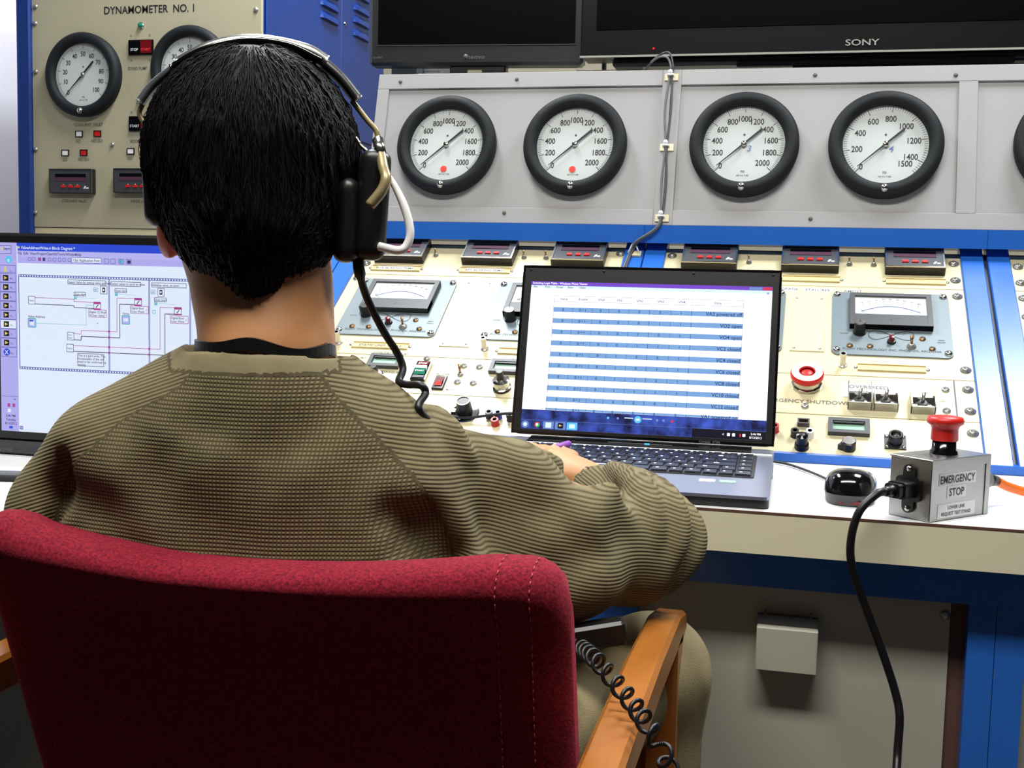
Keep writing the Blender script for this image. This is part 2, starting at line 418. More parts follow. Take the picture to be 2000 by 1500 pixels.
def flow_meter(knobtop):
    b = MB(); b.rrect(-.0955, .0955, -.089, .089, .012, 0, .003, 'greyplate')
    b.text('FLOW RATE MONITOR', .0, .079, .0032, .0072, 'ink', xs=1.1); b.text('MODEL   FMS 301', 0, .071, .0032, .0045, 'inkgrey')
    b.text('FLOW TECHNOLOGY INC. PHOENIX, ARIZONA', .0, -.074, .0032, .0075, 'ink', xs=.95)
    b.text('POWER', -.014, -.029, .0032, .005, 'ink'); b.text('ON/OFF', .014, -.029, .0032, .005, 'ink')
    b.text('RANGE', -.075, -.032, .0032, .004, 'ink'); b.text('ZERO', .078, -.043, .0032, .004, 'ink'); b.text('ADJUST', .078, -.049, .0032, .004, 'ink')
    P = [(math.sin(t)*.036*1.0, -.034+.020*math.sin(2*t)*.62, .0036) for t in [2*math.pi*i/48 for i in range(48)]]
    b.tube(P, .0004, 'ink', 4, closed=True)
    o = b.build('flow_monitor', K)
    c = MB(); c.frame(-.0665, .0665, -.019, .073, .0085, .003, .014, 'darkgrey')
    c.box(-.0665, .0665, -.019, .012, .003, .013, 'darkgrey'); c.box(-.058, .058, .012, .0645, .003, .0105, 'dial')
    A = [(-.048+.096*i/20, .022+.016*math.sin(math.pi*i/20), .0108) for i in range(21)]
    c.tube(A, .0006, 'blueknob', 4)
    for i in range(9):
        x = -.044+.011*i; y = .037+.014*math.sin(math.pi*(i+.4)/8.8); c.line((x, y), (x*1.04, y+.003), .0008, .0107, 'ink')
        c.text(str(i*10), x*1.05, y+.008, .0108, .0055, 'inkgrey')
    c.line((-.05, .028), (-.036, .013), .0006, .0112, 'ink')
    c.text('0', 0, -.004, .0133, .006, 'ink')
    c.build('meter', o)
    c = MB(); c.lathe(0, 0, [(.011, 0), (.0105, .003), (.0095, .003), (.009, .021), (.008, .022)], ['black', 'black', 'black', knobtop], 22)
    c.box(-.0008, .0008, .001, .008, .022, .0226, 'ink'); c.build('knob', o, (-.0505, -.0285, .003))
    c = MB(); c.lathe(0, 0, [(.0075, 0), (.0065, .004), (.0045, .0045), (.0045, .012), (.0001, .013)], ['black', 'black', 'darkred', 'darkred'], 18); c.build('push_button', o, (-.0, -.052, .003))
    c = MB(); c.lathe(0, 0, [(.0075, 0), (.0075, .002), (.0045, .003), (.004, .006), (.0001, .006)], 'screw', 14); c.tube([(0, 0, .005), (-.001, .006, .018)], [.0018, .0026], 'brass', 8); c.build('toggle_switch', o, (.031, -.063, .003))
    for x, y in ((-.066, -.066), (-.034, -.066), (.049, -.041), (.063, -.067)):
        MB().lathe(0, 0, [(.0055, 0), (.005, .002), (.0001, .003)], 'brass', 12).box(-.004, .004, -.0007, .0007, .0026, .0033, 'darkgrey').build('trim_screw', o, (x, y, .003))
    for x in (-.0875, .0875):
        for y in (-.078, .081):
            MB().lathe(0, 0, [(.0064, 0), (.0062, .002), (.004, .004), (.0001, .0045)], 'chrome', 14).build('plate_screw', o, (x, y, .003))
    return o
fa = flow_meter('black'); fa.location = (-.742, .349, 0)
fb = flow_meter('chrome'); fb.location = (.133, .346, 0)
dup(fb, K, (-.468, .349, 0)); dup(fb, K, (-.137, .346, 0)); 
def blank(u, v, w, h):
    b = MB(); b.box(-w/2, w/2, -h/2, h/2, 0, .0016, 'cream', .0005)
    for x in (-w/2+.007, w/2-.007):
        for y in (-h/2+.008, h/2-.008): b.lathe(x, y, [(.0026, .0014), (.0024, .0022), (.0001, .0028)], 'screw', 10)
    b.build('blank_plate', K, (u, v, 0))
blank(-.603, .339, .056, .204); blank(-.0015, .343, .056, .16)
for t, u, w_, v in (('PROPANE', -.041, .034, .4435), ('STALL RES', .012, .042, .4425), ('AMENT', .072, .022, .4415)):
    b = MB(); b.quad(u-w_/2-.003, u+w_/2+.003, v-.006, v+.006, .0004, 'paper'); b.text(t, u, v, .0008, .0092, 'inkgrey', xs=1)
    b.build('paper_label', K)
cp = MB(); cp.lathe(0, 0, [(.0075, 0), (.007, .002), (.0048, .003), (.0048, .018), (.0055, .019), (.0055, .025), (.0035, .025), (.0035, .018)], ['screw', 'screw', 'chrome', 'chrome', 'chrome', 'screw', 'black'], 16)
cp = cp.build('lamp_socket', K, (-.818, .236, 0))
dup(cp, K, (-.546, .235, 0)); dup(cp, K, (.056, .230, 0)); dup(cp, K, (-.21, .23, 0))
# emergency shut down button
b = MB(); b.lathe(0, 0, [(.024, 0), (.024, .004), (.021, .006), (.020, .015), (.0235, .016)], 'chrome', 12, smooth=False)
o = b.build('emergency_shutdown_button', K, (.001, .176, 0))
c = MB(); c.lathe(0, 0, [(.024, .016), (.026, .018), (.026, .024), (.024, .027), (.013, .028), (.0115, .026), (.011, .021)], ['red', 'red', 'red', 'white', 'red', 'darkred'], 30)
c.build('guard_ring', o); MB().lathe(0, 0, [(.010, .02), (.0098, .024), (.006, .0255), (.0001, .026)], 'red', 24).build('button_cap', o)
class Letters:
    "each printed word becomes a part of its own"
    def __init__(s, par, xf): s.par = par; s.xf = xf
    def text(s, t, x, y, z, size, k, **kw):
        b = MB(); b.text(t, 0, 0, 0, size, k, **kw); s.xf(b.build('lettering', s.par), x, y, z)
    def quad(s, x0, x1, y0, y1, z, k):
        b = MB(); b.quad(x0, x1, y0, y1, z, k); b.build('paper_label', s.par)
def kx(o, x, y, z): o.location = (x, y, z)
b = Letters(K, kx); b.text('EMERGENCY SHUTDOWN', .001, .134, .0004, .0118, 'inkgrey', xs=1.0)
b.quad(.056, .142, .150, .186, .0006, 'paper'); b.text('OVERSPEED', .096, .176, .001, .0105, 'inkgrey', xs=1.1); b.text('TRIP', .085, .162, .001, .0095, 'inkgrey', xs=1.2)
b.text('OFF', .205, .15, .0004, .005, 'inkgrey')
b.text('CONTROLLER #1', -.712, .2115, .0004, .0085, 'inkgrey'); b.text('LITERAGUE', -.700, .159, .0004, .0072, 'inkgrey'); b.text('PRESSURE #1', -.470, .209, .0004, .0085, 'inkgrey')
b.text('RUN', -.789, .196, .0004, .006, 'inkgrey'); b.text('LIMIT', -.760, .195, .0004, .006, 'inkgrey'); b.text('LEVEL', -.642, .191, .0004, .0055, 'inkgrey')
b.text('POWER', -.602, .160, .0004, .007, 'inkgrey'); b.text('MAIN', -.579, .120, .0004, .006, 'inkgrey')
b.text('VOLTAGE', -.455, .083, .0004, .006, 'blueknob'); b.text('PHONE', -.464, .060, .0004, .0045, 'blueknob'); b.text('LINE', -.462, .040, .0004, .005, 'blueknob')
# toggles under clear hinged guards
def guard():
    b = MB(); b.box(-.018, .018, -.022, .010, 0, .002, 'chrome'); b.box(-.018, -.0165, -.024, .022, .002, .022, 'chrome'); b.box(.0165, .018, -.024, .022, .002, .022, 'chrome')
    b.box(-.018, .018, -.024, -.0225, 0, .016, 'steel'); b.box(-.018, .018, .006, .010, .002, .010, 'chrome')
    o = b.build('switch_guard', K)
    c = MB(); c.lathe(0, -.006, [(.0115, .002), (.0115, .004), (.008, .005), (.0065, .010), (.0001, .010)], ['chrome', 'chrome', 'screw', 'black'], 8, smooth=False)
    c.tube([(0, -.006, .009), (.001, .004, .022)], [.0022, .0032], 'screw', 10); c.build('toggle_lever', o)
    return o
g = guard(); g.location = (.082, .143, 0); dup(g, K, (.121, .143, 0)); dup(g, K, (.175, .140, 0))
def lcd(u, v, w, h, k='lcd'):
    b = MB(); b.frame(-w/2, w/2, -h/2, h/2, h*.20, 0, .008, 'darkgrey'); b.box(-w/2+h*.18, w/2-h*.18, -h*.32, h*.32, 0, .003, k); b.box(-w/2+h*.24, w/2-h*.24, h*.2, h*.3, .003, .007, 'black')
    return b.build('lcd_display', K, (u, v, 0))
lcd(.066, .0735, .061, .034); lcd(-.714, .184, .058, .034); lcd(-.494, .183, .058, .034); lcd(-.001, .0785, .018, .012, 'yellow')
def ten_turn():
    b = MB(); b.lathe(0, 0, [(.0155, 0), (.0155, .005), (.0135, .006), (.0145, .018), (.011, .021), (.0065, .022), (.0062, .036), (.0055, .037)], ['black', 'chrome', 'chrome', 'chrome', 'chrome', 'black', 'black'], 26)
    return b.build('ten_turn_dial', K)
tt = ten_turn(); tt.location = (-.711, .128, 0); dup(tt, K, (-.491, .130, 0))
b = MB(); b.box(-.0135, .0135, -.025, .025, 0, .006, 'blackgloss', .001); b.box(.0118, .0138, -.025, .025, 0, .0065, 'chrome')
b.add([(-.010, .0225, .006), (.010, .0225, .006), (.010, .004, .011), (-.010, .004, .011)], [(0, 1, 2, 3)], 'darkred'); b.box(-.010, .010, -.001, .006, .006, .0115, 'white')
b.add([(-.010, -.001, .0112), (.010, -.001, .0112), (.010, -.013, .007), (-.010, -.013, .007)], [(3, 2, 1, 0)], 'green')
b.box(-.010, .010, -.021, -.015, .006, .007, 'darkgrey')
b.text('STOP', 0, .014, .0095, .0065, 'white'); b.text('START', 0, -.007, .0105, .0055, 'white'); b.build('rocker_switch', K, (-.641, .162, 0))
b = MB(); b.box(-.010, .010, -.018, .018, 0, .004, 'blackgloss', .0008); b.add([(-.006, .013, .0042), (.006, .013, .0042), (.006, -.003, .007), (-.006, -.003, .007)], [(0, 1, 2, 3)], 'darkred')
b.add([(-.006, -.003, .0072), (.006, -.003, .0072), (.006, -.011, .0052), (-.006, -.011, .0052)], [(3, 2, 1, 0)], 'red'); b.build('rocker_switch', K, (-.601, .135, 0))
b = MB(); b.lathe(0, 0, [(.0055, 0), (.005, .003), (.003, .005), (.0001, .005)], 'screw', 12); b.tube([(0, 0, .004), (-.002, .008, .018)], [.0018, .0026], 'brass', 8); b.build('toggle_switch', K, (-.571, .160, 0))
for u, k in ((-.788, 'chrome'), (-.760, 'white')):
    MB().lathe(0, 0, [(.0055, 0), (.005, .003), (.0035, .005), (.0001, .0062)], k, 16).build('indicator_lamp', K, (u, .184, 0))
MB().lathe(0, 0, [(.011, 0), (.0105, .004), (.0085, .005), (.0085, .009), (.0001, .010)], ['chrome', 'chrome', 'green', 'green'], 24).build('push_button', K, (-.647, .083, 0))
b = MB(); b.box(-.031, .031, -.009, .009, 0, .005, 'black', .001); b.box(-.028, -.001, -.006, .006, .005, .008, 'darkgrey'); b.box(.001, .028, -.006, .006, .005, .008, 'red'); b.build('start_stop_bar', K, (-.645, .053, 0))
b = MB(); b.lathe(0, 0, [(.024, 0), (.023, .002), (.013, .003), (.0125, .010), (.0115, .026), (.0098, .0262), (.0098, .025)], ['blackgloss', 'blackgloss', 'black', 'black', 'white', 'black'], 28)
b.box(-.0232, -.016, -.004, .004, .002, .0045, 'screw'); b.build('control_knob', K, (-.538, .063, 0))
def jack(u, v, k, r=.0062, h=.012):
    MB().lathe(0, 0, [(r*1.1, 0), (r, .003), (r, h), (r*.55, h), (r*.5, h*.4)], [k, k, k, 'black'], 16).build('banana_jack', K, (u, v, 0))
for u, v, k in ((-.495, .056, 'black'), (-.480, .056, 'blueknob'), (-.481, .038, 'red'), (-.459, .052, 'black'), (-.043, .060, 'red'), (-.013, .051, 'black'), (.009, .052, 'white')): jack(u, v, k)
MB().lathe(0, 0, [(.011, 0), (.0105, .008), (.0085, .010), (.0085, .024), (.004, .026), (.0001, .0265)], ['black', 'black', 'black', 'blackgloss', 'black'], 22).build('fuse_holder', K, (-.002, .026, 0))
b = MB(); b.lathe(0, 0, [(.0105, 0), (.0105, .014), (.009, .016)], ['black', 'chrome'], 22); b.prism([(-.016, -.004), (0, -.010), (0, .010), (-.010, .004)], 0, .010, 'black'); b.build('pointer_knob', K, (.066, .030, 0))
b = MB(); b.box(-.0155, .0155, -.0155, .0155, 0, .002, 'black'); b.lathe(0, .001, [(.0105, .002), (.0105, .016), (.0075, .017), (.0075, .013)], 'black', 22)
for x in (-.0115, .0115):
    for y in (-.0115, .0115): b.lathe(x, y, [(.003, .002), (.0028, .0035), (.0001, .004)], 'chrome', 10)
b.build('round_connector', K, (.133, .048, 0))
b = MB(); b.box(.2235, .2255, .108, .202, 0, .0015, 'inkgrey'); b.build('cover_strip', K)

# ------------------------------------------------------------ handwritten note taped to the console
b = MB(); b.quad(-.034, .034, -.040, .040, .0, 'paper')
for i in range(5): b.tube([(-.028+.0014*j, .026-.012*i+.0022*math.sin(j*1.9+i)*math.sin(j*.7), .0004) for j in range(34-5*(i % 3))], .0003, 'inkgrey', 4)
o = b.build('handwritten_note'); o.matrix_world = K.matrix_basis @ Matrix.Translation((-.766, .130, .0012)) @ Matrix.Rotation(R_(8), 4, 'Z')
tag(o, 'handwritten white paper note taped on the console beside the ten-turn dial', 'note')

# ------------------------------------------------------------ gauge housing
GT = R_(75)
G = thing('gauge_housing', 'pale grey housing of large round pressure gauges above the blue beam', 'gauge panel', (0, 2.2535, 1.1154), (GT, 0, 0))
q = MB(); q.prism([(0, 0), (.31, 0), (.31, -.26), (.02, -.30)], -.87, .70, 'grey_paint')
q.T = Matrix.Identity(4)
bb = MB()
for (v, h), z in [((a), x) for x in (-.868, .70) for a in ((0.001, -.008), (.309, -.008), (.309, -.26), (.066, -.22))]: bb.v.append(Vector((z, v, h)))
bb.f = [[0, 1, 2, 3], [7, 6, 5, 4], [0, 4, 5, 1], [1, 5, 6, 2], [2, 6, 7, 3], [3, 7, 4, 0]]; bb.m = [bb.mi('grey_paint')]*6; bb.sm = [False]*6
bb.build('housing', G)
for x0, x1, y0, y1 in ((-.870, -.293, .278, .3095), (-.870, -.293, 0, .031), (-.870, -.846, .031, .278), (-.257, .70, .2785, .3095), (-.257, .70, 0, .030), (.243, .276, .030, .2785), (-.293, -.2765, 0, .3095), (-.2760, -.257, 0, .3095)):
    MB().box(x0, x1, y0, y1, -.008, 0, 'grey_paint', .0008).build('frame_rail', G)
for x0, x1, y0, y1 in ((-.846, -.293, .031, .278), (-.257, .243, .030, .2785), (.276, .70, .030, .2785)):
    MB().box(x0, x1, y0, y1, -.008, -.0055, 'grey_paint').build('face_panel', G)
s0 = MB().lathe(0, 0, [(.004, 0), (.0038, .0014), (.002, .0024), (.0001, .0026)], 'inkgrey', 12).build('screw', G, (-.823, .293, 0))
for u, v in ((-.581, .2945), (-.010, .294), (-.582, .020), (-.823, .016), (-.006, .016), (.237, .29)): dup(s0, G, (u, v, 0))

def gauge(parent, R, nums, span, labelnum='', redtag=False, ang=None, majors=None, reflect=False):
    b = MB()
    b.lathe(0, 0, [(R*.985, 0), (R, .010), (R, .020), (R*.93, .0285), (R*.80, .0285), (R*.745, .020), (R*.745, .012)], 'ring', 72)
    o = b.build('pressure_gauge', parent)
    d = MB(); r = R*.745; d.lathe(0, 0, [(r, .012), (r*.5, .0121), (.0001, .0121)], 'dial', 64)
    n0, n1 = 0, nums[-1]
    def pol(val, rad):
        a = R_(225 - 270*val/n1); return (rad*math.cos(a), rad*math.sin(a))
    steps = span
    for i in range(steps+1):
        val = n1*i/steps; mj = i % (steps//(len(nums)-1) if majors is None else majors) == 0
        d.line(pol(val, r*(.90 if not mj else .84)), pol(val, r*.985), r*(.015 if mj else .009), .0124, 'ink')
    for nv in nums:
        x, y = pol(nv, r*.67 if nv else r*.78); d.text(str(nv), x, y, .0125, r*.21, 'ink', xs=.84)
    d.text('PSI', 0, -r*.70, .0125, r*.08, 'inkgrey'); d.lathe(0, r*.26, [(r*.028, .0123), (r*.027, .0127), (.0001, .0127)], 'inkgrey', 12)
    d.text('AISI 316 TUBE', 0, -r*.80, .0125, r*.05, 'inkgrey')
    if labelnum: d.text(labelnum, r*.14, -r*.10, .0126, r*.22, 'blueknob', rot=-.2)
    d.build('dial', o)
    if redtag: MB().lathe(-r*.02, -r*.66, [(r*.085, .0125), (r*.085, .0130), (.0001, .0130)], 'redtag', 24, smooth=False).build('red_sticker', o)
    nd = MB(); a = R_(221.5) if ang is None else ang
    c, s_ = math.cos(a), math.sin(a)
    def nr(l, w): return (l*c-w*s_, l*s_+w*c)
    nd.prism([nr(r*.86, .0006), nr(0, r*.022), nr(-r*.55, r*.030), nr(-r*.60, 0), nr(-r*.55, -r*.030), nr(0, -r*.022), nr(r*.86, -.0006)][::-1], .0165, .0175, 'ink')
    nd.build('needle', o)
    MB().lathe(0, 0, [(r*.07, .013), (r*.07, .019), (r*.04, .020), (.0001, .0205)], 'chrome', 14).build('hub', o)
    MB().lathe(0, -R*.865, [(R*.075, .026), (R*.075, .029), (R*.05, .034), (.0001, .0355)], 'chrome', 20).build('bezel_screw', o)
    return o
N2 = list(range(0, 2001, 200))
for u, ln, rt in ((-.710, '', True), (-.452, '', True), (-.1325, '3', False)):
    g = gauge(G, .1005, N2, 100, ln, rt); g.location = (u, .156, -.0055)
g = gauge(G, .1005, [0, 200, 400, 600, 800, 1000, 1200, 1400, 1500], 75, '4', False, majors=10); g.location = (.1195, .155, -.0055)
g = gauge(G, .1005, N2, 100); g.location = (.436, .155, -.0055)

# cable pair tied down the middle of the gauge housing
C = thing('signal_cable', 'thin grey cable pair tied down between the second and third gauge', 'cable')
GM = G.matrix_basis.copy(); KM = K.matrix_basis.copy()
GM = Matrix.Translation(G.location) @ Matrix.Rotation(GT, 4, 'X'); KM = Matrix.Translation(K.location) @ Matrix.Rotation(SL, 4, 'X')
for dx, bow in ((-.0022, -.004), (.0022, .003)):
    pts = [GM @ Vector((-.36, .318, -.10)), GM @ Vector((-.32, .335, -.02)), GM @ Vector((-.288+dx, .338+dx*2, .006)), GM @ Vector((-.2765+dx, .315, .008)), GM @ Vector((-.277+dx, .295, .006)),
           GM @ Vector((-.278+dx+bow, .225, .006)), GM @ Vector((-.277+dx*.6, .154, .007)), GM @ Vector((-.2765+dx+bow*.6, .08, .006)), GM @ Vector((-.2765+dx*.6, .015, .008)),
           Vector((-.285+dx, 2.243, 1.108)), Vector((-.318+dx, 2.243, 1.085)), KM @ Vector((-.330+dx, .540, .013)), KM @ Vector((-.336+dx, .49, .009)), KM @ Vector((-.340+dx*2, .36, .009))]
    MB().tube(smooth_path(pts, 6), .0021, 'midgrey' if dx < 0 else 'darkgrey', 8).build('cable', C)
for v in (.295, .154, .015):
    b = MB(); b.T = GM; b.box(-.289, -.263, v-.009, v+.005, 0, .0035, 'cream', .0006); b.build('clip_base', C)
    b = MB(); b.T = GM; b.lathe(-.278, v+.006, [(.004, .005), (.0045, .011), (.002, .014), (.0001, .0142)], 'white', 12); b.box(-.284, -.271, v-.001, v+.002, .003, .0115, 'white', .0005); b.build('cable_tie', C)
b = MB(); b.T = KM; b.box(-.333, -.312, .528, .544, .006, .010, 'cream', .0006); b.build('clip_base', C)
b = MB(); b.T = KM; b.tube([(-.337, .536, .010), (-.331, .545, .020), (-.327, .556, .026), (-.322, .545, .020), (-.316, .536, .010)], .0014, 'white', 6); b.lathe(-.327, .560, [(.004, .02), (.0045, .028), (.0001, .029)], 'white', 12); b.build('cable_tie', C)

# ------------------------------------------------------------ dynamometer cabinet
D = thing('dynamometer_cabinet', 'tall cream fronted cabinet lettered DYNAMOMETER NO.1 with blue louvred side', 'control cabinet', (-1.334, 2.75, 0))
X0 = 1.334
b = MB(); b.box(-.645, 0, .012, .86, .02, 1.98, 'blue_dark'); b.build('housing', D)
MB().box(-.682, -.641, -.012, .86, .0, 2.0, 'blue_dark', .004).build('corner_post', D)
MB().box(-.641, .0, 0, .012, 1.109, 1.97, 'cream_dull').build('face_panel', D)
MB().box(-.641, .0, .002, .012, .9, 1.107, 'cream').build('lower_panel', D)
F = bpy.data.objects  # face frame: local x to the right, y up
def dz(x, z): return (x+X0, z)
def dpart(b, name, x, z): return b.build(name, D, (x+X0, -.0003, z), (R_(90), 0, 0))
def dxf(o, x, y, z): o.location = (x+X0, -.0008, y); o.rotation_euler = (R_(90), 0, 0)
b = Letters(D, dxf)
b.text('DYNAMOMETER  NO. 1', -1.640, 1.655, 0, .0265, 'ink', xs=.92)
for t, x, z, s_ in (('DYNO PUMP', -1.672, 1.510, .0105), ('COOLANT  INLET', -1.813, 1.371, .0115), ('GO', -1.844, 1.329, .0105), ('NO GO', -1.789, 1.330, .0105), ('GO', -1.883, 1.282, .0105), ('NO GO', -1.828, 1.283, .0105),
                    ('BOOST PUMP', -1.665, 1.329, .0105), ('GO', -1.695, 1.286, .0105), ('NO GO', -1.640, 1.286, .0105), ('COOLANT INLET', -1.856, 1.177, .0105), ('INNER LOOP', -1.666, 1.178, .0105)):
    b.text(t, x, z, 0, s_, 'inkgrey', xs=.9)
for x, z in ((-1.69, 1.592), (-1.638, 1.592), (-1.69, 1.531), (-1.638, 1.531), (-1.69, 1.402)): b.text('o', x, z, 0, .010, 'inkgrey')
for x, z, nm in ((-1.8195, 1.494, 0), (-1.520, 1.504, 1)):
    g = gauge(D, .1055, [0, 10, 20, 30, 40, 50, 60, 70, 80, 90, 100], 100, ang=R_(226)); g.location = (x+X0, 0, z); g.rotation_euler = (R_(90), 0, 0)
sq = None
for x, z, k in ((-1.840, 1.3475, 'white'), (-1.787, 1.348, 'red'), (-1.881, 1.2995, 'white'), (-1.827, 1.3, 'red'), (-1.692, 1.3035, 'white'), (-1.638, 1.3035, 'red')):
    b = MB(); b.frame(-.0105, .0105, -.008, .008, .002, 0, .003, 'black'); b.box(-.0085, .0085, -.006, .006, 0, .002, k); dpart(b, 'indicator_lamp', x, z)
for x, z, t in ((-1.6605, 1.561, ('STOP', 'START')), (-1.6605, 1.372, ('START', 'STOP'))):
    b = MB(); b.box(-.0345, .0345, -.0185, .0185, 0, .006, 'blackgloss', .001); b.box(-.030, -.001, -.015, .015, .006, .008, 'blackgloss'); b.box(.001, .031, -.015, .016, .006, .0085, 'darkred')
    b.text(t[0], -.016, -.006, .0082, .009, 'white'); b.text(t[1], .016, -.006, .0087, .009, 'redtag'); dpart(b, 'rocker_switch', x, z)
for x, z in ((-1.661, 1.615), (-1.665, 1.431)):
    dpart(MB().lathe(0, 0, [(.0085, 0), (.008, .003), (.0065, .004), (.006, .008), (.0001, .010)], ['chrome', 'chrome', 'green', 'green'], 20), 'indicator_lamp', x, z)
for x, z in ((-1.856, 1.2265), (-1.670, 1.2285)):
    o = dup(pm, D, (x+X0, 0, z), (R_(90), 0, 0)); o.scale = (1.24, .96, 1)
s1 = MB().lathe(0, 0, [(.0065, 0), (.006, .003), (.003, .0048), (.0001, .005)], 'screw', 14).build('screw', D, (-1.964+X0, 0, 1.67), (R_(90), 0, 0))
for x, z in ((-1.966, 1.628), (-1.966, 1.506), (-1.969, 1.308), (-1.972, 1.145), (-1.745, 1.32), (-1.348, 1.645), (-1.348, 1.45)): dup(s1, D, (x+X0, 0, z))
# side louvres
def louvre(y, z):
    b = MB(); L = .145
    P = [(-.002, -.03), (.016, -.004), (.016, -.001), (-.002, .034)]
    n = 8; vs = []; fs = []
    for i in range(n+1):
        t = i/n; s_ = min(1, 6*min(t, 1-t)+.0) if 0 < t < 1 else 0
        vs += [(0, y+L*t, z), (.016*s_, y+L*t, z+.002), (.014*s_, y+L*t, z+.012), (0, y+L*t, z+.034)]
    for i in range(n):
        a = i*4
        fs += [(a, a+4, a+5, a+1), (a+1, a+5, a+6, a+2), (a+2, a+6, a+7, a+3)]
    b.add(vs, fs, 'blue_dark'); b.build('louvre', D)
for z in (1.698, 1.768, 1.84):
    louvre(.337, z)
for z in (1.697, 1.735, 1.77, 1.81, 1.85):
    louvre(.577, z-.0)
for z in (1.735, 1.81): louvre(.337, z-.003)
MB().box(0, .006, .02, .50, 1.57, 1.97, 'blue_dark', .002).build('side_panel', D)
MB().box(0, .006, .50, .85, 1.40, 1.97, 'blue_dark', .002).build('side_panel', D)
dpb = MB().lathe(0, 0, [(.006, 0), (.005, .003), (.0001, .004)], 'chrome', 12).build('side_screw', D, (.006, .525, 1.718), (0, R_(90), 0))
# ------------------------------------------------------------ screens on top of the gauge housing
def screen_base(T, x0, x1, y0, y1, z):
    MB().box(x0, x1, y0, y1, z, z+.012, 'black', .003).build('stand_base', T)
T = thing('television', 'large black wide television standing above the gauges at right', 'television', (.16, 2.40, 1.452)); T.scale = (1.067,)*3
X0 = .15
b = MB(); b.box(-.590, .60, 0, .07, .0, .66, 'tv', .004); b.build('cabinet', T)
b = MB(); b.box(-.560, .57, -.002, 0, .050, .63, 'tvscreen'); b.build('screen', T)
b = MB(); b.box(-.590, .60, -.003, .001, -.0005, .0028, 'silver'); b.build('bottom_trim', T)
b = MB(); b.box(-.53, .60, .012, .09, -.016, 0, 'tv', .003); b.box(-.30, .175, .004, .10, -.022, -.010, 'blackgloss', .002); b.build('speaker_bar', T)
b = MB(); b.T = Matrix.Translation((0, -.0035, 0)) @ Matrix.Rotation(R_(90), 4, 'X'); b.text('SONY', -.081, .017, 0, .0150, 'silver', xs=1.45); b.build('logo', T)
MB().lathe(0, 0, [(.0022, 0), (.0018, .0012), (.0001, .0014)], 'red_lamp', 12).build('power_lamp', T, (-.4516, -.0025, .0137), (R_(90), 0, 0))
MB().box(-.20, .25, .0, .16, -.0343, -.024, 'tv').box(-.10, .14, .03, .10, -.024, .05, 'tv').build('stand', T)

T = thing('monitor', 'smaller black flat monitor beside the television, above the first gauges', 'monitor', (-.704, 2.453, 1.438), (0, 0, R_(4.5))); T.scale = (1.067,)*3
MB().box(-.214, .214, 0, .045, .012, .36, 'bezel', .006).build('cabinet', T)
MB().box(-.196, .197, -.0015, 0, .053, .34, 'tvscreen').build('screen', T)
MB().box(-.2, .2, -.0022, -.0002, .0495, .0506, 'darkgrey').build('screen_trim', T)
b = MB(); b.T = Matrix.Translation((0, -.001, 0)) @ Matrix.Rotation(R_(90), 4, 'X'); b.lathe(-.0175, .0285, [(.0045, 0), (.0045, .0008), (.0001, .0009)], 'midgrey', 18); b.text('neovo', .003, .0278, .0006, .0115, 'midgrey', xs=1.25); b.text('X-19W', -.196, .027, .0006, .006, 'midgrey'); b.build('logo', T)
b = MB(); b.box(-.052, .060, .010, .045, -.014, .10, 'black', .003); b.box(-.10, .07, -.06, .115, -.0208, -.014, 'black', .002); b.build('stand', T)
MB().box(-.016, .014, .006, .011, -.004, .004, 'cream_dull', .002).build('cable_slot', T)

def sheet(name, label, x0, x1, y, z0, z1, k, txt=False, cat='paper', th=.002):
    g = (y+.10)/y; x0, x1, y = x0*g, x1*g, y+.10; z0, z1 = 1.4155 if y < 2.59 else 1.37, 1.02+(z1-1.02)*g
    b = MB(); b.box(x0, x1, y, y+th, z0, z1, k)
    if txt:
        b.T = Matrix.Translation((0, y-.0006, 0)) @ Matrix.Rotation(R_(90), 4, 'X')
        for i in range(int((z1-z0)/.007)-1): b.text('XXXX XXXXX XX XXXXXX'[:20-3*(i % 3)].replace('X', 'n'), x0+.012, z1-.03-.007*i, 0, .006, 'inkgrey', al='l')
    return tag(b.build(name), label, cat)
sheet('paper_sheet', 'printed white sheet propped behind the smaller monitor stand', -.838, -.735, 2.46, 1.378, 1.476, 'paper', True)
sheet('grey_box', 'flat grey box end standing left of the printed sheet', -.872, -.817, 2.41, 1.30, 1.48, 'midgrey', cat='box', th=.07)
sheet('white_box', 'low white box behind the cable bend under the television', -.30, -.235, 2.46, 1.37, 1.446, 'white', cat='box', th=.022)
sheet('white_box', 'wide low white box under the television, right of the cable bend', -.226, -.165, 2.46, 1.37, 1.446, 'white', cat='box', th=.022)
sheet('white_box', 'cream box under the television left of the cable bend', -.478, -.344, 2.41, 1.30, 1.429, 'cream_dull', cat='box', th=.07)
b = MB().tube(smooth_path([(-.440, 2.515, 1.4155), (-.441, 2.52, 1.46), (-.445, 2.52, 1.52)], 4), .005, 'black', 8)
tag(b.build('power_cable'), 'short black cable hanging down behind the television corner', 'cable')

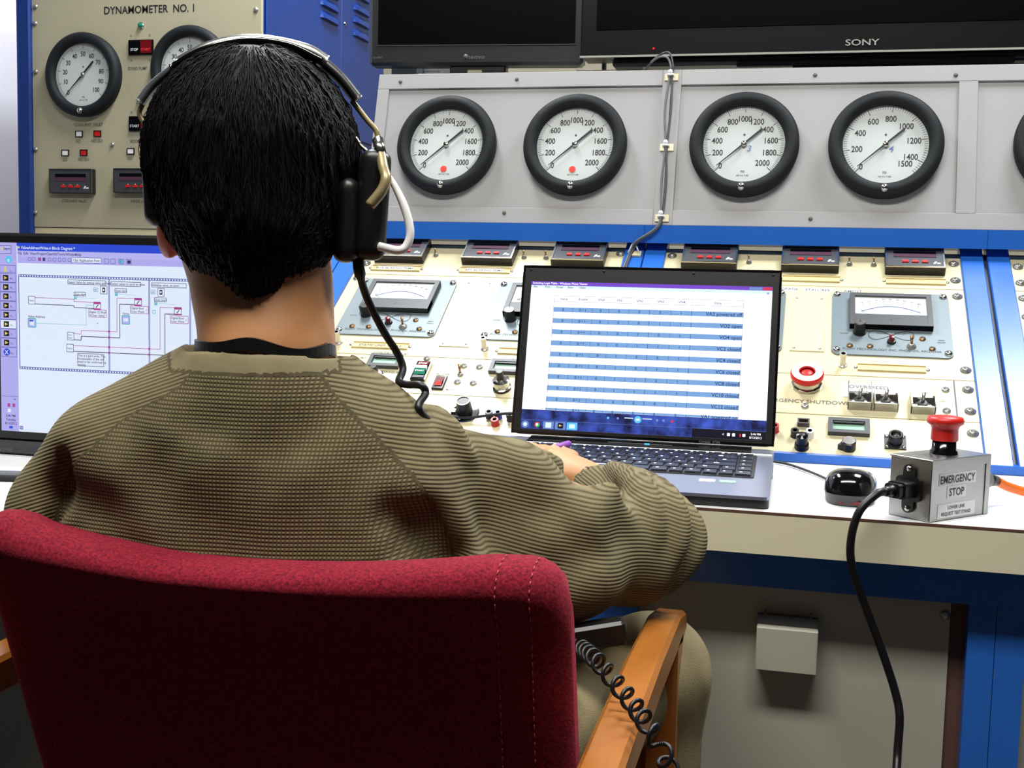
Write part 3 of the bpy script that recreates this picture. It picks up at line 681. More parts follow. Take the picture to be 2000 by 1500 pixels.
# ------------------------------------------------------------ left monitor showing a block diagram
for k, c, s in (('s_white', (226, 238, 255), .84), ('s_lav', (190, 188, 250), .78), ('s_lav2', (176, 172, 238), .85), ('s_blue', (40, 70, 205), .9), ('s_line', (110, 116, 190), .7), ('s_ink', (60, 50, 110), .6),
                ('s_pink', (176, 64, 150), .8), ('s_teal', (90, 180, 205), .8), ('s_black', (22, 20, 26), .5), ('s_yel', (225, 205, 120), .8), ('s_cyan', (90, 190, 235), .9),
                ('l_white', (250, 253, 255), 1.15), ('l_band', (122, 165, 218), .95), ('l_purple', (118, 70, 205), .9), ('l_cream', (215, 238, 240), 1.0), ('l_ink', (44, 62, 130), .6), ('l_pinkline', (120, 90, 170), .6),
                ('l_navy', (24, 34, 120), .55), ('l_navy2', (10, 12, 48), .4), ('l_glow', (90, 190, 250), 1.0), ('l_red', (225, 50, 80), .9), ('l_lightblue', (120, 150, 220), .8), ('l_green', (70, 190, 90), .9), ('led_blue', (80, 190, 255), 1.6)):
    M[k] = emis(k, c, s)
def navyfill():
    m = M['l_navy']; n = m.node_tree.nodes; L = m.node_tree.links; b = n['Principled BSDF']
    tc = n.new('ShaderNodeTexCoord'); nz = n.new('ShaderNodeTexNoise'); nz.inputs['Scale'].default_value = 45; nz.inputs['Detail'].default_value = 5
    L.new(tc.outputs['Object'], nz.inputs['Vector']); r = n.new('ShaderNodeValToRGB')
    r.color_ramp.elements[0].position = .35; r.color_ramp.elements[0].color = lin((14, 16, 66))+(1,)
    r.color_ramp.elements[1].position = .75; r.color_ramp.elements[1].color = lin((72, 104, 226))+(1,)
    L.new(nz.outputs[0], r.inputs[0]); L.new(r.outputs[0], b.inputs['Emission Color']); b.inputs['Emission Strength'].default_value = .8
navyfill()
YM = 1.435
T = thing('monitor', 'desk monitor at far left showing a wiring block diagram', 'monitor', (-.86, YM, .75))
OX, OZ = -.86, .75
def mx(px): return -1.0585+(px-34)*.000703-OX          # screen metres from the picture of the diagram
def mz(py): return 1.0400-(py-478)*.000705-OZ
SL0, SR0 = mx(-6), mx(560); ST0, SB0 = mz(472), mz(842)
b = MB(); b.box(SL0-.022, SR0+.022, 0, .035, mz(862), mz(453), 'black', .004); b.build('cabinet', T)
b = MB(); b.box(SL0-.022, SR0+.022, -.004, .045, .0015, mz(861), 'darkgrey', .004); b.build('lower_bezel', T)
MB().box(-.16, .16, .03, .16, .0, .010, 'black', .003).build('stand', T)
b = MB(); b.T = Matrix.Translation((0, -.0045, 0)) @ Matrix.Rotation(R_(90), 4, 'X'); b.text('V2-HB', mx(6), mz(879), 0, .0075, 'midgrey'); b.build('logo', T)
b = MB(); b.box(SL0, SR0, -.0008, 0, SB0, ST0, 's_white'); scr = b.build('screen', T)
c = MB(); c.T = Matrix.Translation((0, -.001, 0)) @ Matrix.Rotation(R_(90), 4, 'X')
H = [0.0]
def Q(x0, y0, x1, y1, k, h=0): c.quad(mx(x0), mx(x1), mz(y1), mz(y0), h*.00012, k)
def LN(pts, k, wd=1.0, h=4):
    for (a, b_), (d, e) in zip(pts[:-1], pts[1:]): c.line((mx(a), mz(b_)), (mx(d), mz(e)), wd*.0007, h*.00012, k)
def BX(x0, y0, x1, y1, k, fill=None, h=3, wd=1.0):
    if fill: Q(x0, y0, x1, y1, fill, h)
    LN([(x0, y0), (x1, y0), (x1, y1), (x0, y1), (x0, y0)], k, wd, h+1)
def TX(s, x, y, px, k='s_ink', al='l', h=6): c.text(s, mx(x), mz(y), h*.00012, px*.0007, k, al=al, xs=.95)
Q(-6, 472, 34, 842, 's_lav2', 1); Q(34, 472, 560, 478, 's_blue', 1); Q(36, 478, 560, 487, 's_blue', 1); Q(36, 487, 560, 499, 's_lav', 1); Q(36, 499, 560, 511, 's_lav2', 1)
TX('ValveAddressWrite.vi Block Diagram *', 44, 481, 8, 's_white'); Q(37, 479, 41, 483, 's_yel', 3)
for t, x in (('File', 37), ('Edit', 50), ('View', 64), ('Project', 80), ('Operate', 101), ('Tools', 125), ('Window', 142), ('Help', 164)): TX(t, x, 492, 7.5)
for x in (62, 71, 84, 94, 106, 117, 128, 138, 150): BX(x-2, 500, x+4, 506, 's_line')
Q(83, 500, 88, 506, 's_pink', 5); Q(93, 500, 97, 506, 's_ink', 5)
BX(156, 498, 220, 508, 's_line', 's_white'); TX('13pt Application Font', 160, 503, 7)
for x in (226, 240, 258, 274): BX(x, 499, x+10, 508, 's_line')
Q(259, 500, 266, 507, 's_teal', 5); Q(276, 501, 283, 507, 's_ink', 5)
# sequence frame with film-strip borders
for y0, y1 in ((533, 538), (713, 718)):
    Q(37, y0, 560, y1, 's_line', 2)
    for i in range(90): Q(39+i*5.8, y0+1.2, 42+i*5.8, y1-1.2, 's_white', 3)
LN([(38, 538), (38, 713)], 's_line', 2)
for x in (236, 322, 408, 494): Q(x-1.6, 538, x+1.6, 713, 's_line', 2); Q(x-.6, 538, x+.6, 713, 's_lav', 3)
BX(147, 541, 230, 549, 's_ink'); TX('Select Valve by setting valve address', 148.5, 545.5, 6.6)
BX(240, 542, 304, 550, 's_ink'); TX('Select value to send to valve', 241.5, 546, 6.6)
BX(327, 542, 400, 550, 's_ink'); TX('Initialize valve_en port', 328.5, 546, 6.6)
for x, y in ((203, 555), (326, 556)): BX(x, y, x+9, y+7, 's_teal', 's_white'); TX('100', x+1.5, y+3.7, 4.5)
for x, y in ((218, 551), (340, 552)):
    BX(x, y, x+14, y+15, 's_ink', 's_white'); Q(x+4, y+3, x+10, y+12, 's_black', 5); Q(x+5.5, y+5.5, x+8.5, y+9.5, 's_white', 7)
for x, y in ((160, 564), (249, 555), (333, 570)):
    BX(x, y, x+25, y+7, 's_ink', 's_white'); TX('Auto start', x+1.5, y+3.8, 6); Q(x, y+8, x+6, y+14, 's_teal', 4); TX('T', x+1.5, y+11, 5, 's_white')
    LN([(x+6, y+10), (x+46, y+12)], 's_teal', .5)
for x, y in ((203, 582), (291, 572), (375, 587)):
    BX(x, y, x+15, y+14, 's_ink', 's_white'); Q(x, y, x+15, y+4, 's_pink', 5); Q(x, y+12, x+14, y+14.5, 's_pink', 5); LN([(x+5, y+11), (x+10, y+5)], 's_black', 1.6, 6)
for x, y, t1, t2 in ((192, 597, 'Digital 1D Bool', 'NChan 1Samp'), (282, 587, 'Digital Bool', '1Line 1Point'), (366, 603, 'Digital Bool', '1Line 1Point')):
    BX(x, y, x+38, y+14, 's_pink', 's_white'); TX(t1, x+2, y+4, 6); TX(t2, x+2, y+10.3, 6); TX('v', x+33, y+7, 5)
BX(59, 575, 74, 590, 's_ink', 's_white'); TX('Name', 61, 583, 4.6)
LN([(74, 577), (160, 578), (160, 582), (203, 583)], 's_pink'); LN([(74, 589.5), (160, 590.5), (160, 594), (204, 594.5)], 's_black', 1.3)
TX('Valve Address', 58, 614, 7); BX(58, 618, 75, 635, 's_teal', 's_lav', wd=1.8); Q(62, 622, 71, 631, 's_white', 5); Q(61, 621, 70, 624, 's_blue', 6)
LN([(75, 627), (186, 627), (186, 589), (203, 589)], 's_teal', .7)
BX(145, 642, 159, 657, 's_ink', 's_white'); TX('Error', 146.5, 647, 4); TX('Close', 146.5, 652.5, 4); BX(143, 665, 158, 680, 's_ink', 's_white'); TX('Name', 145, 673, 4.6)
LN([(159, 644), (175, 645), (175, 637.5), (253, 637.5), (253, 573), (291, 573)], 's_pink'); LN([(159, 656), (175, 656.5), (175, 649), (259, 649), (259, 584.5), (291, 584.5)], 's_black', 1.4)
LN([(158, 667.5), (345, 667.5), (345, 588), (375, 588)], 's_pink'); LN([(158, 678.5), (355, 678.5), (355, 600), (375, 600)], 's_black', 1.4)
for x in (236, 322):
    for y in (667.5, 678.5): Q(x-2, y-2, x+2, y+2, 's_pink', 8)
for y in (637.5, 649): Q(234, y-2, 238, y+2, 's_pink', 8)
TX('Valves', 265, 602, 6); BX(264, 606, 280, 622, 's_teal', 's_lav', wd=1.8); Q(267, 611, 277, 617, 's_white', 5); BX(329, 594, 335, 600, 's_teal')
BX(167, 682, 224, 706, 's_ink'); 
for i, t in enumerate(('This is a port write. The', 'functionality of this will', 'need to be confirmed via', 'testing.')): TX(t, 168, 686+i*5.9, 6.4)
TX('+', 210, 623, 6)
# task bar down the left edge
BX(-4, 478, 22, 493, 's_ink', 's_lav'); TX('Start', 5, 484, 8); Q(0, 481, 4, 487, 's_yel', 5)
c.lathe(mx(16), mz(505), [(.0052, .0004), (.0001, .0005)], 's_cyan', 20); TX('e', 16, 505, 12, 's_white', 'c', 8)
BX(-4, 516, 31, 530, 's_line', 's_lav2'); c.prism([(mx(5), mz(529)), (mx(12), mz(529)), (mx(10), mz(518)), (mx(7), mz(518))], .0003, .0005, 's_yel'); TX('c...', 19, 526, 6)
for i in range(8):
    y = 532+i*18.1; BX(-4, y, 31, y+17, 's_line', 's_lav2' if i != 5 else 's_white'); Q(3, y+3, 15, y+14, 's_black', 6)
    c.add([(mx(6), mz(y+5), .0011), (mx(13), mz(y+8.5), .0011), (mx(6), mz(y+12), .0011)], [(2, 1, 0)], 's_yel'); TX('W...' if i < 2 else 'V...', 18, y+10, 6)
BX(-4, 677, 31, 695, 's_line', 's_lav2'); c.lathe(mx(9), mz(686), [(.0052, .0006), (.0001, .0007)], 's_blue', 20); TX('X', 9, 686, 12, 's_white', 'c', 9); TX('N...', 18, 688, 6)
LN([(-4, 773), (33, 773)], 's_line'); Q(23, 778, 27, 779.5, 's_ink', 3); Q(9, 787, 15, 794, 's_pink', 4); Q(20, 787, 26, 794, 's_pink', 4); Q(9, 798, 16, 805, 's_white', 4)
TX('2:46 PM', 5, 811.5, 7); TX('Tuesday', 5, 819, 7); TX('8/13/2012', 3, 826.5, 7); Q(12, 832, 20, 837, 's_blue', 4); BX(36, 831, 43, 837, 's_ink', 's_lav2'); TX('<', 38, 834, 5)
c.build('screen_image', scr)

# papers and things on the desk in front of the left monitor
tag(MB().box(-1.12, -.93, 1.27, 1.405, .7505, .7535, 'paper').build('paper_stack', None, (0, 0, 0)), 'flat stack of white papers on the desk under the left monitor', 'papers')
b = MB(); b.T = Matrix.Translation((-1.02, 1.245, .7505)) @ Matrix.Rotation(R_(14), 4, 'Z')
b.box(-.14, .14, -.0, .022, 0, .008, 'midgrey', .002); b.box(-.14, .14, -.012, -.003, 0, .007, 'black', .002); b.box(-.14, .14, -.003, 0, 0, .004, 'white')
tag(b.build('ring_binder_edge'), 'grey and black spine of a closed folder in front of the white papers', 'folder')
b = MB(); b.T = Matrix.Translation((-.985, 1.205, .7505)) @ Matrix.Rotation(R_(80), 4, 'Z'); b.T = b.T @ Matrix.Rotation(R_(90), 4, 'Y')
b.lathe(-.008, 0, [(.008, -.05), (.008, .03), (.0065, .032), (.0065, .05)], 'orange', 16); tag(b.build('marker_pen'), 'orange marker pen lying on the white side table at far left', 'marker')

# ------------------------------------------------------------ laptop
fr = Vector((-.03238, 1.415, .76512)); br = Vector((-.03837, 1.670, .78567)); bl = Vector((-.41178, 1.665, .78493))
dx = (br-bl).normalized(); dy0 = (fr-br).normalized(); nz_ = dx.cross(-dy0).normalized(); dyv = nz_.cross(dx)   # dyv points to the back
Mx = Matrix.Identity(4)
for i in range(3): Mx[i][0] = dx[i]; Mx[i][1] = dyv[i]; Mx[i][2] = nz_[i]; Mx[i][3] = bl[i]
LT = thing('laptop', 'open silver laptop showing a blue striped valve table', 'laptop', (0, 0, 0)); LT.matrix_world = Mx
W, Dp = .3735, .257
b = MB(); b.rrect(0, W, -Dp, 0, .008, -.004, 0, 'lapsilver'); b.build('palm_rest', LT)
b = MB(); b.rrect(.001, W-.001, -Dp+.002, -.002, .008, -.0145, -.004, 'black'); b.rrect(.006, W-.006, -.15, -.04, .01, -.020, -.0145, 'black'); b.build('underside', LT)
b = MB(); b.box(.0, W, -.075, -.004, -.0275, -.0145, 'black', .004); b.build('battery', LT)
b = MB(); b.box(.030, W-.030, -.033, .004, 0, .0022, 'blackgloss', .001); b.box(.145, .235, -.018, -.016, .0022, .0026, 'midgrey'); sp = b.build('speaker_strip', LT)
MB().box(.1965, .2035, -.0185, -.0155, .0022, .003, 'led_blue').build('touch_lamp', sp)
MB().box(.002, W-.002, -.041, -.034, 0, .0012, 'white').build('trim_line', LT)
b = MB(); b.rrect(.030, .352, -.168, -.043, .004, 0, .0008, 'black'); kb = b.build('keyboard', LT)
def keycap(w, d):
    b = MB(); b.add([(-w/2, -d/2, 0), (w/2, -d/2, 0), (w/2, d/2, 0), (-w/2, d/2, 0), (-w/2+.0014, -d/2+.0014, .0026), (w/2-.0014, -d/2+.0014, .0026), (w/2-.0014, d/2-.0012, .0026), (-w/2+.0014, d/2-.0012, .0026)],
                    [(4, 5, 6, 7), (0, 1, 5, 4), (1, 2, 6, 5), (2, 3, 7, 6), (3, 0, 4, 7)], 'key')
    b.quad(-w*.22, -w*.05, d*.02, d*.22, .0028, 'white'); return b
rows = [(-.0505, .0125, [.0205]*15), (-.0695, .0205, [.019]*13+[.036, .0192]), (-.0905, .0205, [.028]+[.019]*12+[.027, .0192]), (-.1115, .0205, [.033]+[.019]*11+[.041, .0192]), (-.1325, .0205, [.043]+[.019]*10+[.031, .019, .0192]), (-.1545, .0205, [.022, .019, .019, .022, .098, .022, .019, .022, .019, .019, .0212])]
protos = {}
for y, d, ws in rows:
    x = .0325; sc = .3165/sum(ws)
    for w_ in ws:
        w_ *= sc; key = (round(w_, 4), d)
        if key not in protos: protos[key] = keycap(w_-.0016, d-.0016).build('key', kb, (x+w_/2, y, .0008))
        else:
            o = protos[key].copy(); COL.objects.link(o); o.location = (x+w_/2, y, .0008)
        x += w_
MB().rrect(.12, .215, -.235, -.185, .004, 0, .0004, 'lapsilver').build('touchpad', LT)
MB().rrect(.286, .306, -.199, -.187, .003, 0, .0005, 'white').build('sticker', LT)
b = MB(); b.rrect(.311, .331, -.199, -.187, .002, 0, .0005, 's_teal' if 0 else 'lcd'); b.build('sticker', LT)
# lid: local x right, y up the lid, z toward the viewer
lid = MB(); lid.rrect(0, W, 0.004, .2545, .012, -.008, 0, 'black'); lid = lid.build('lid', LT, (0, .0, 0), (R_(71.4), 0, 0))
b = MB(); b.frame(.0005, W-.0005, .0045, .254, .003, 0, .0008, 'blackgloss')
for x in (.012, W-.012, .12, .25): b.lathe(x, .2475, [(.002, 0), (.0018, .001), (.0001, .0012)], 'rubber', 8)
b.text('Compaq  6720s', .285, .0065, .0009, .0046, 'midgrey'); b.build('bezel', lid)
s0_, s1_, t0_, t1_ = .0140, .3612, .0118, .2302
b = MB(); b.quad(s0_, s1_, t0_, t1_, .0003, 'l_white')
b.quad(s0_, s1_, .2245, t1_, .0004, 'l_purple'); b.text('Switching Logic Table - Windows Photo Viewer', s0_+.002, .2277, .0006, .0042, 'l_white', al='l')
b.quad(s1_-.032, s1_-.014, .2250, .2292, .0006, 'l_lightblue'); b.quad(s1_-.013, s1_-.0005, .2250, .2292, .0006, 'l_red'); b.quad(s0_, s1_, .2200, .2245, .0004, 'l_cream')
for i, t in enumerate(('File', 'Print', 'E-mail', 'Burn', 'Open')): b.text(t, s0_+.004+.017*i, .2222, .0006, .004, 'l_ink', al='l')
b.lathe(s1_-.006, .2205, [(.0016, .0006), (.0001, .0007)], 'l_band', 10)
tx0, tx1 = .0500, .3222; cx_ = [tx0+(v-275)/(1332-275)*(tx1-tx0) for v in (275, 385, 497, 592, 705, 820, 938, 1053, 1332)]
tops = .2092; pit = .01655
b.quad(tx0, tx1, tops-.0004, tops, .0006, 'l_pinkline'); b.quad(tx0, tx1, tops-.0088, tops-.0084, .0006, 'l_pinkline')
for i, t in enumerate(('Valve', 'Enable', 'VN0', 'VN1', 'VN2', 'VN3', 'VN4', 'State')): b.text(t, (cx_[i]+cx_[i+1])/2, tops-.0045, .0007, .0052, 'l_pinkline')
names = ['VA2 powered off', 'VO2 open', 'VO4 open', 'VC2 closed', 'VC4 closed', 'VC6 closed', 'VC8 closed', 'VC10 closed', 'VC12 closed', 'VA1 powered on']
bits = ['00001', '00011', '00101', '00111', '01001', '01011', '01101', '01111', '10001', '00000']
for i in range(10):
    y1 = tops-.0170-pit*i; y0 = y1-.0072
    if i == 9: y0 = .0402
    b.quad(tx0-.0015*(i > 4), tx1, y0, y1, .0005, 'l_band')
    for j, t in enumerate(('1' if i == 9 else '0', '0→1')+tuple(bits[i])): b.text(t, (cx_[j]+cx_[j+1])/2, (y0+y1)/2, .0008, .0056, 'l_ink')
    b.text(names[i], tx1-.001, (y0+y1)/2, .0008, .0072, 'l_ink', al='r')
    for j in range(1, 9): b.quad(cx_[j]-.0002-(.0002 if j in (5, 7) else 0), cx_[j]+.0002, y0, y1, .0007, 'l_ink')
b.quad(tx0-.0003, tx0+.0001, .0402, tops, .0006, 'l_pinkline'); b.quad(tx1, tx1+.0004, .0402, tops, .0006, 'l_pinkline'); b.quad(cx_[7]-.0001, cx_[7]+.0002, .0402, tops, .00058, 'l_pinkline'); b.quad(cx_[5]-.0001, cx_[5]+.0001, .0402, tops, .00058, 'l_pinkline')
b.quad(s0_, s1_, t0_, .0400, .0005, 'l_navy'); b.quad(s0_, s1_, .0245, .0248, .0007, 'l_lightblue'); b.quad(.26, s1_, t0_, .0243, .0006, 'l_navy2')
b.lathe(.1830, .0325, [(.0052, .0007), (.003, .0009), (.0001, .0009)], 'l_glow', 20); b.quad(.1805, .1855, .0312, .0338, .0011, 'l_white')
b.quad(.1640, .1765, .0335, .0348, .0008, 'l_cream'); b.quad(.1895, .2030, .0335, .0348, .0008, 'l_cream')
for x, k in ((.1405, 'l_glow'), (.1545, 'l_lightblue'), (.2105, 'l_lightblue'), (.2195, 'l_lightblue')): b.lathe(x, .0330, [(.0018, .0007), (.0001, .0008)], k, 10)
b.lathe(.2315, .0325, [(.0020, .0007), (.0001, .0008)], 'l_red', 10)
b.lathe(.0205, .0180, [(.0052, .0007), (.0001, .0009)], 'l_lightblue', 20); b.lathe(.0205, .0180, [(.0028, .0010), (.0001, .0011)], 'l_cream', 12)
b.lathe(.0380, .0183, [(.0040, .0007), (.0001, .0008)], 'l_red', 18); b.lathe(.0388, .0176, [(.0032, .0009), (.0001, .001)], 'l_green', 18); b.lathe(.0380, .0183, [(.0018, .0011), (.0001, .0012)], 'l_white', 12)
for x in (.0470, .0645, .0815): b.rrect(x, x+.0155, .0128, .0236, .001, .0006, .0008, 'l_lightblue' if x < .08 else 'l_glow')
b.rrect(.0505, .0590, .0145, .0220, .001, .0009, .001, 'l_cream'); b.rrect(.0685, .0765, .0140, .0220, .001, .0009, .001, 'l_navy2'); b.add([(.0705, .0165, .0012), (.0750, .0182, .0012), (.0705, .0200, .0012)], [(0, 1, 2)], 's_yel'); b.rrect(.0850, .0935, .0150, .0212, .001, .0009, .001, 'l_cream')
b.text('<', .3030, .0182, .0009, .005, 'l_white')
for x in (.3105, .3175): b.rrect(x-.002, x+.002, .0158, .0202, .0005, .0008, .0009, 'l_white')
b.rrect(.3255, .3275, .0155, .0200, .0004, .0008, .0009, 'l_red'); b.rrect(.3295, .3335, .0160, .0200, .0006, .0008, .0009, 'l_white')
b.text('2:46 PM', .3475, .0205, .0009, .0042, 'l_white'); b.text('8/13/2012', .3475, .0155, .0009, .0042, 'l_white')
b.build('screen', lid)

# ------------------------------------------------------------ mouse
def mouse():
    T = thing('mouse', 'black computer mouse with grey sides on the white desk', 'mouse', (.060, 1.520, .7502), (0, 0, R_(-6)))
    def shell(z0, hmax, w, l, k, name, zlo):
        n, mrow = 36, 10; vs = []; fs = []
        for j in range(mrow+1):
            t = j/mrow
            for i in range(n):
                a = 2*math.pi*i/n; c_, s_ = math.cos(a), math.sin(a)
                e = .78
                x = w*math.copysign(abs(c_)**e, c_); y = l*math.copysign(abs(s_)**e, s_)
                if s_ > 0: x *= 1-.12*s_
                q = math.cos(t*math.pi/2)**.55; z = zlo+(hmax*(1-.18*(y*q/l)) - zlo)*math.sin(t*math.pi/2)
                vs.append((x*q, y*q, z))
        for j in range(mrow):
            for i in range(n): fs.append((j*n+i, j*n+(i+1) % n, (j+1)*n+(i+1) % n, (j+1)*n+i))
        return MB().add(vs, fs, k, True).build(name, T)
    b = MB(); n = 36; P0 = []
    vs = []; fs = []
    for z, q in ((0, .90), (.002, .93), (.012, .98), (.016, 1.0)):
        for i in range(n):
            a = 2*math.pi*i/n; c_, s_ = math.cos(a), math.sin(a); x = .0315*q*math.copysign(abs(c_)**.78, c_); y = .0540*q*math.copysign(abs(s_)**.78, s_)
            if s_ > 0: x *= 1-.12*s_
            vs.append((x, y, z))
    for j in range(3):
        for i in range(n): fs.append((j*n+i, j*n+(i+1) % n, (j+1)*n+(i+1) % n, (j+1)*n+i))
    b.add(vs, fs, 'darkgrey', True); b.box(-.010, .016, -.0505, -.047, .003, .007, 'darkred'); b.build('side_band', T)
    shell(0, .039, .0322, .055, 'blackgloss', 'top_shell', .014)
    return T
mouse()
P = [(.055, 1.572, .757), (.048, 1.60, .7545), (.036, 1.64, .7535), (.012, 1.70, .7535), (-.02, 1.76, .7535), (-.05, 1.785, .7535)]
tag(MB().tube(smooth_path(P, 8), .0019, 'rubber', 8).build('mouse_cable'), 'thin black mouse cable running back behind the laptop', 'cable')

# ------------------------------------------------------------ emergency stop box
T = thing('emergency_stop_box', 'small aluminium box with red mushroom button labelled EMERGENCY STOP', 'emergency stop', (.142, 1.4045, .7502), (0, 0, R_(49)))
L_, W_, H_ = .110, .056, .0705
b = MB(); b.box(0, L_, 0, W_, 0, H_, 'steel', .0008); b.build('body', T)
b = MB(); b.box(-.0009, L_+.0009, -.0009, W_+.0009, H_-.0012, H_+.0008, 'steel', .0004); b.box(-.0009, L_+.0009, -.0011, 0, H_-.010, H_, 'steel', .0003); b.box(L_-.008, L_+.0009, -.0011, 0, .0, H_-.009, 'steel', .0003)
b.build('cover', T)
def face(b): b.T = Matrix.Rotation(R_(90), 4, 'X'); return b
b = face(MB()); b.quad(.014, .084, .0405, .0545, .0003, 'paper'); b.text('EMERGENCY', .049, .0474, .0006, .0125, 'ink', xs=.92)
b.quad(.030, .066, .0250, .0395, .0003, 'paper'); b.text('STOP', .048, .0322, .0006, .0125, 'ink', xs=.95)
b.quad(.014, .085, .003, .0195, .0003, 'paper'); b.text('LOWER LINK', .049, .0145, .0006, .0055, 'ink'); b.text('REQUEST TEST STAND', .049, .0075, .0006, .0055, 'ink'); b.build('label', T)
b = MB(); b.lathe(.060, .028, [(.0165, H_), (.016, H_+.004), (.0140, H_+.006), (.0135, H_+.018)], 'blackgloss', 32)
b.lathe(.060, .028, [(.0150, H_+.0165), (.0155, H_+.018), (.0150, H_+.030), (.0165, H_+.034), (.0205, H_+.0365), (.0210, H_+.040), (.0195, H_+.044), (.012, H_+.0455), (.0001, H_+.046)], 'red', 40)
b.build('mushroom_button', T)
b = MB(); b.T = Matrix.Translation((0, .028, .035)) @ Matrix.Rotation(R_(-90), 4, 'Y') @ Matrix.Rotation(R_(90), 4, 'Z')
# inlet flange on the left side: local x across, y up
b.rrect(-.017, .017, -.014, .014, .006, .0, .004, 'black'); b.rrect(-.008, .008, -.028, .028, .0075, 0, .003, 'black')
for y in (-.023, .023): b.lathe(0, y, [(.0035, .003), (.003, .0045), (.0001, .005)], 'chrome', 12)
b.build('power_inlet', T)
b = MB(); b.T = Matrix.Translation((L_, .028, .034)) @ Matrix.Rotation(R_(90), 4, 'Y')
b.lathe(0, 0, [(.0165, 0), (.0165, .003), (.0125, .004), (.0125, .014), (.0150, .015), (.0150, .024), (.011, .027), (.011, .038)], 'greyplate', 24); b.box(-.020, -.013, -.003, .003, .012, .030, 'greyplate', .001); b.build('round_connector', T)
TM = Matrix.Translation(Vector((.142, 1.4045, .7502))) @ Matrix.Rotation(R_(49), 4, 'Z')
C = thing('mains_cord', 'thick black power cord plugged into the emergency stop box', 'power cord')
b = MB(); b.T = TM @ Matrix.Translation((-.004, .028, .035)) @ Matrix.Rotation(R_(-90), 4, 'Y') @ Matrix.Rotation(R_(90), 4, 'Z')
b.rrect(-.0125, .0125, -.0095, .0095, .004, .0, .020, 'black'); b.rrect(-.0105, .0105, -.008, .008, .004, .020, .028, 'black'); b.lathe(0, 0, [(.0072, .028), (.0055, .034), (.0062, .038), (.0045, .044)], 'black', 14); b.build('plug', C)
p0 = TM @ Vector((-.045, .028, .035)); p1 = TM @ Vector((-.060, .028, .033))
pts = [p0, p1, at(1678, 1000, 1.33), at(1662, 1055, 1.335), at(1665, 1110, 1.345), at(1690, 1185, 1.355), at(1722, 1270, 1.36), at(1748, 1350, 1.36), at(1757, 1400, 1.355), at(1753, 1470, 1.35), at(1750, 1560, 1.33), at(1748, 1900, 1.3)]
MB().tube(smooth_path(pts, 8), .0047, 'rubber', 12).build('cord', C)
b = MB(); e0 = TM @ Vector((L_+.036, .028, .034)); e1 = TM @ Vector((L_+.060, .028, .030))
C = thing('orange_cord', 'orange cord with black sleeve leaving the right of the emergency stop box', 'cord')
MB().tube([e0, e0.lerp(e1, .5), e1], [.008, .0075, .0062], 'black', 14).build('cord_sleeve', C)
MB().tube(smooth_path([e1, e1+Vector((.02, .015, -.010)), e1+Vector((.06, .03, -.019)), e1+Vector((.14, .05, -.022)), e1+Vector((.30, .06, -.022))], 6), .0058, 'orange', 12).build('cord', C)
# black lead lying on the console, going behind the laptop
pts = [KM @ Vector(p) for p in ((-.70, .02, .004), (-.64, .030, .006), (-.57, .045, .007), (-.53, .043, .007), (-.45, .050, .016), (-.40, .045, .006), (-.33, .03, .006))]
tag(MB().tube(smooth_path(pts, 8), .0024, 'rubber', 8).build('black_lead'), 'black lead lying across the console and passing behind the laptop', 'cable')
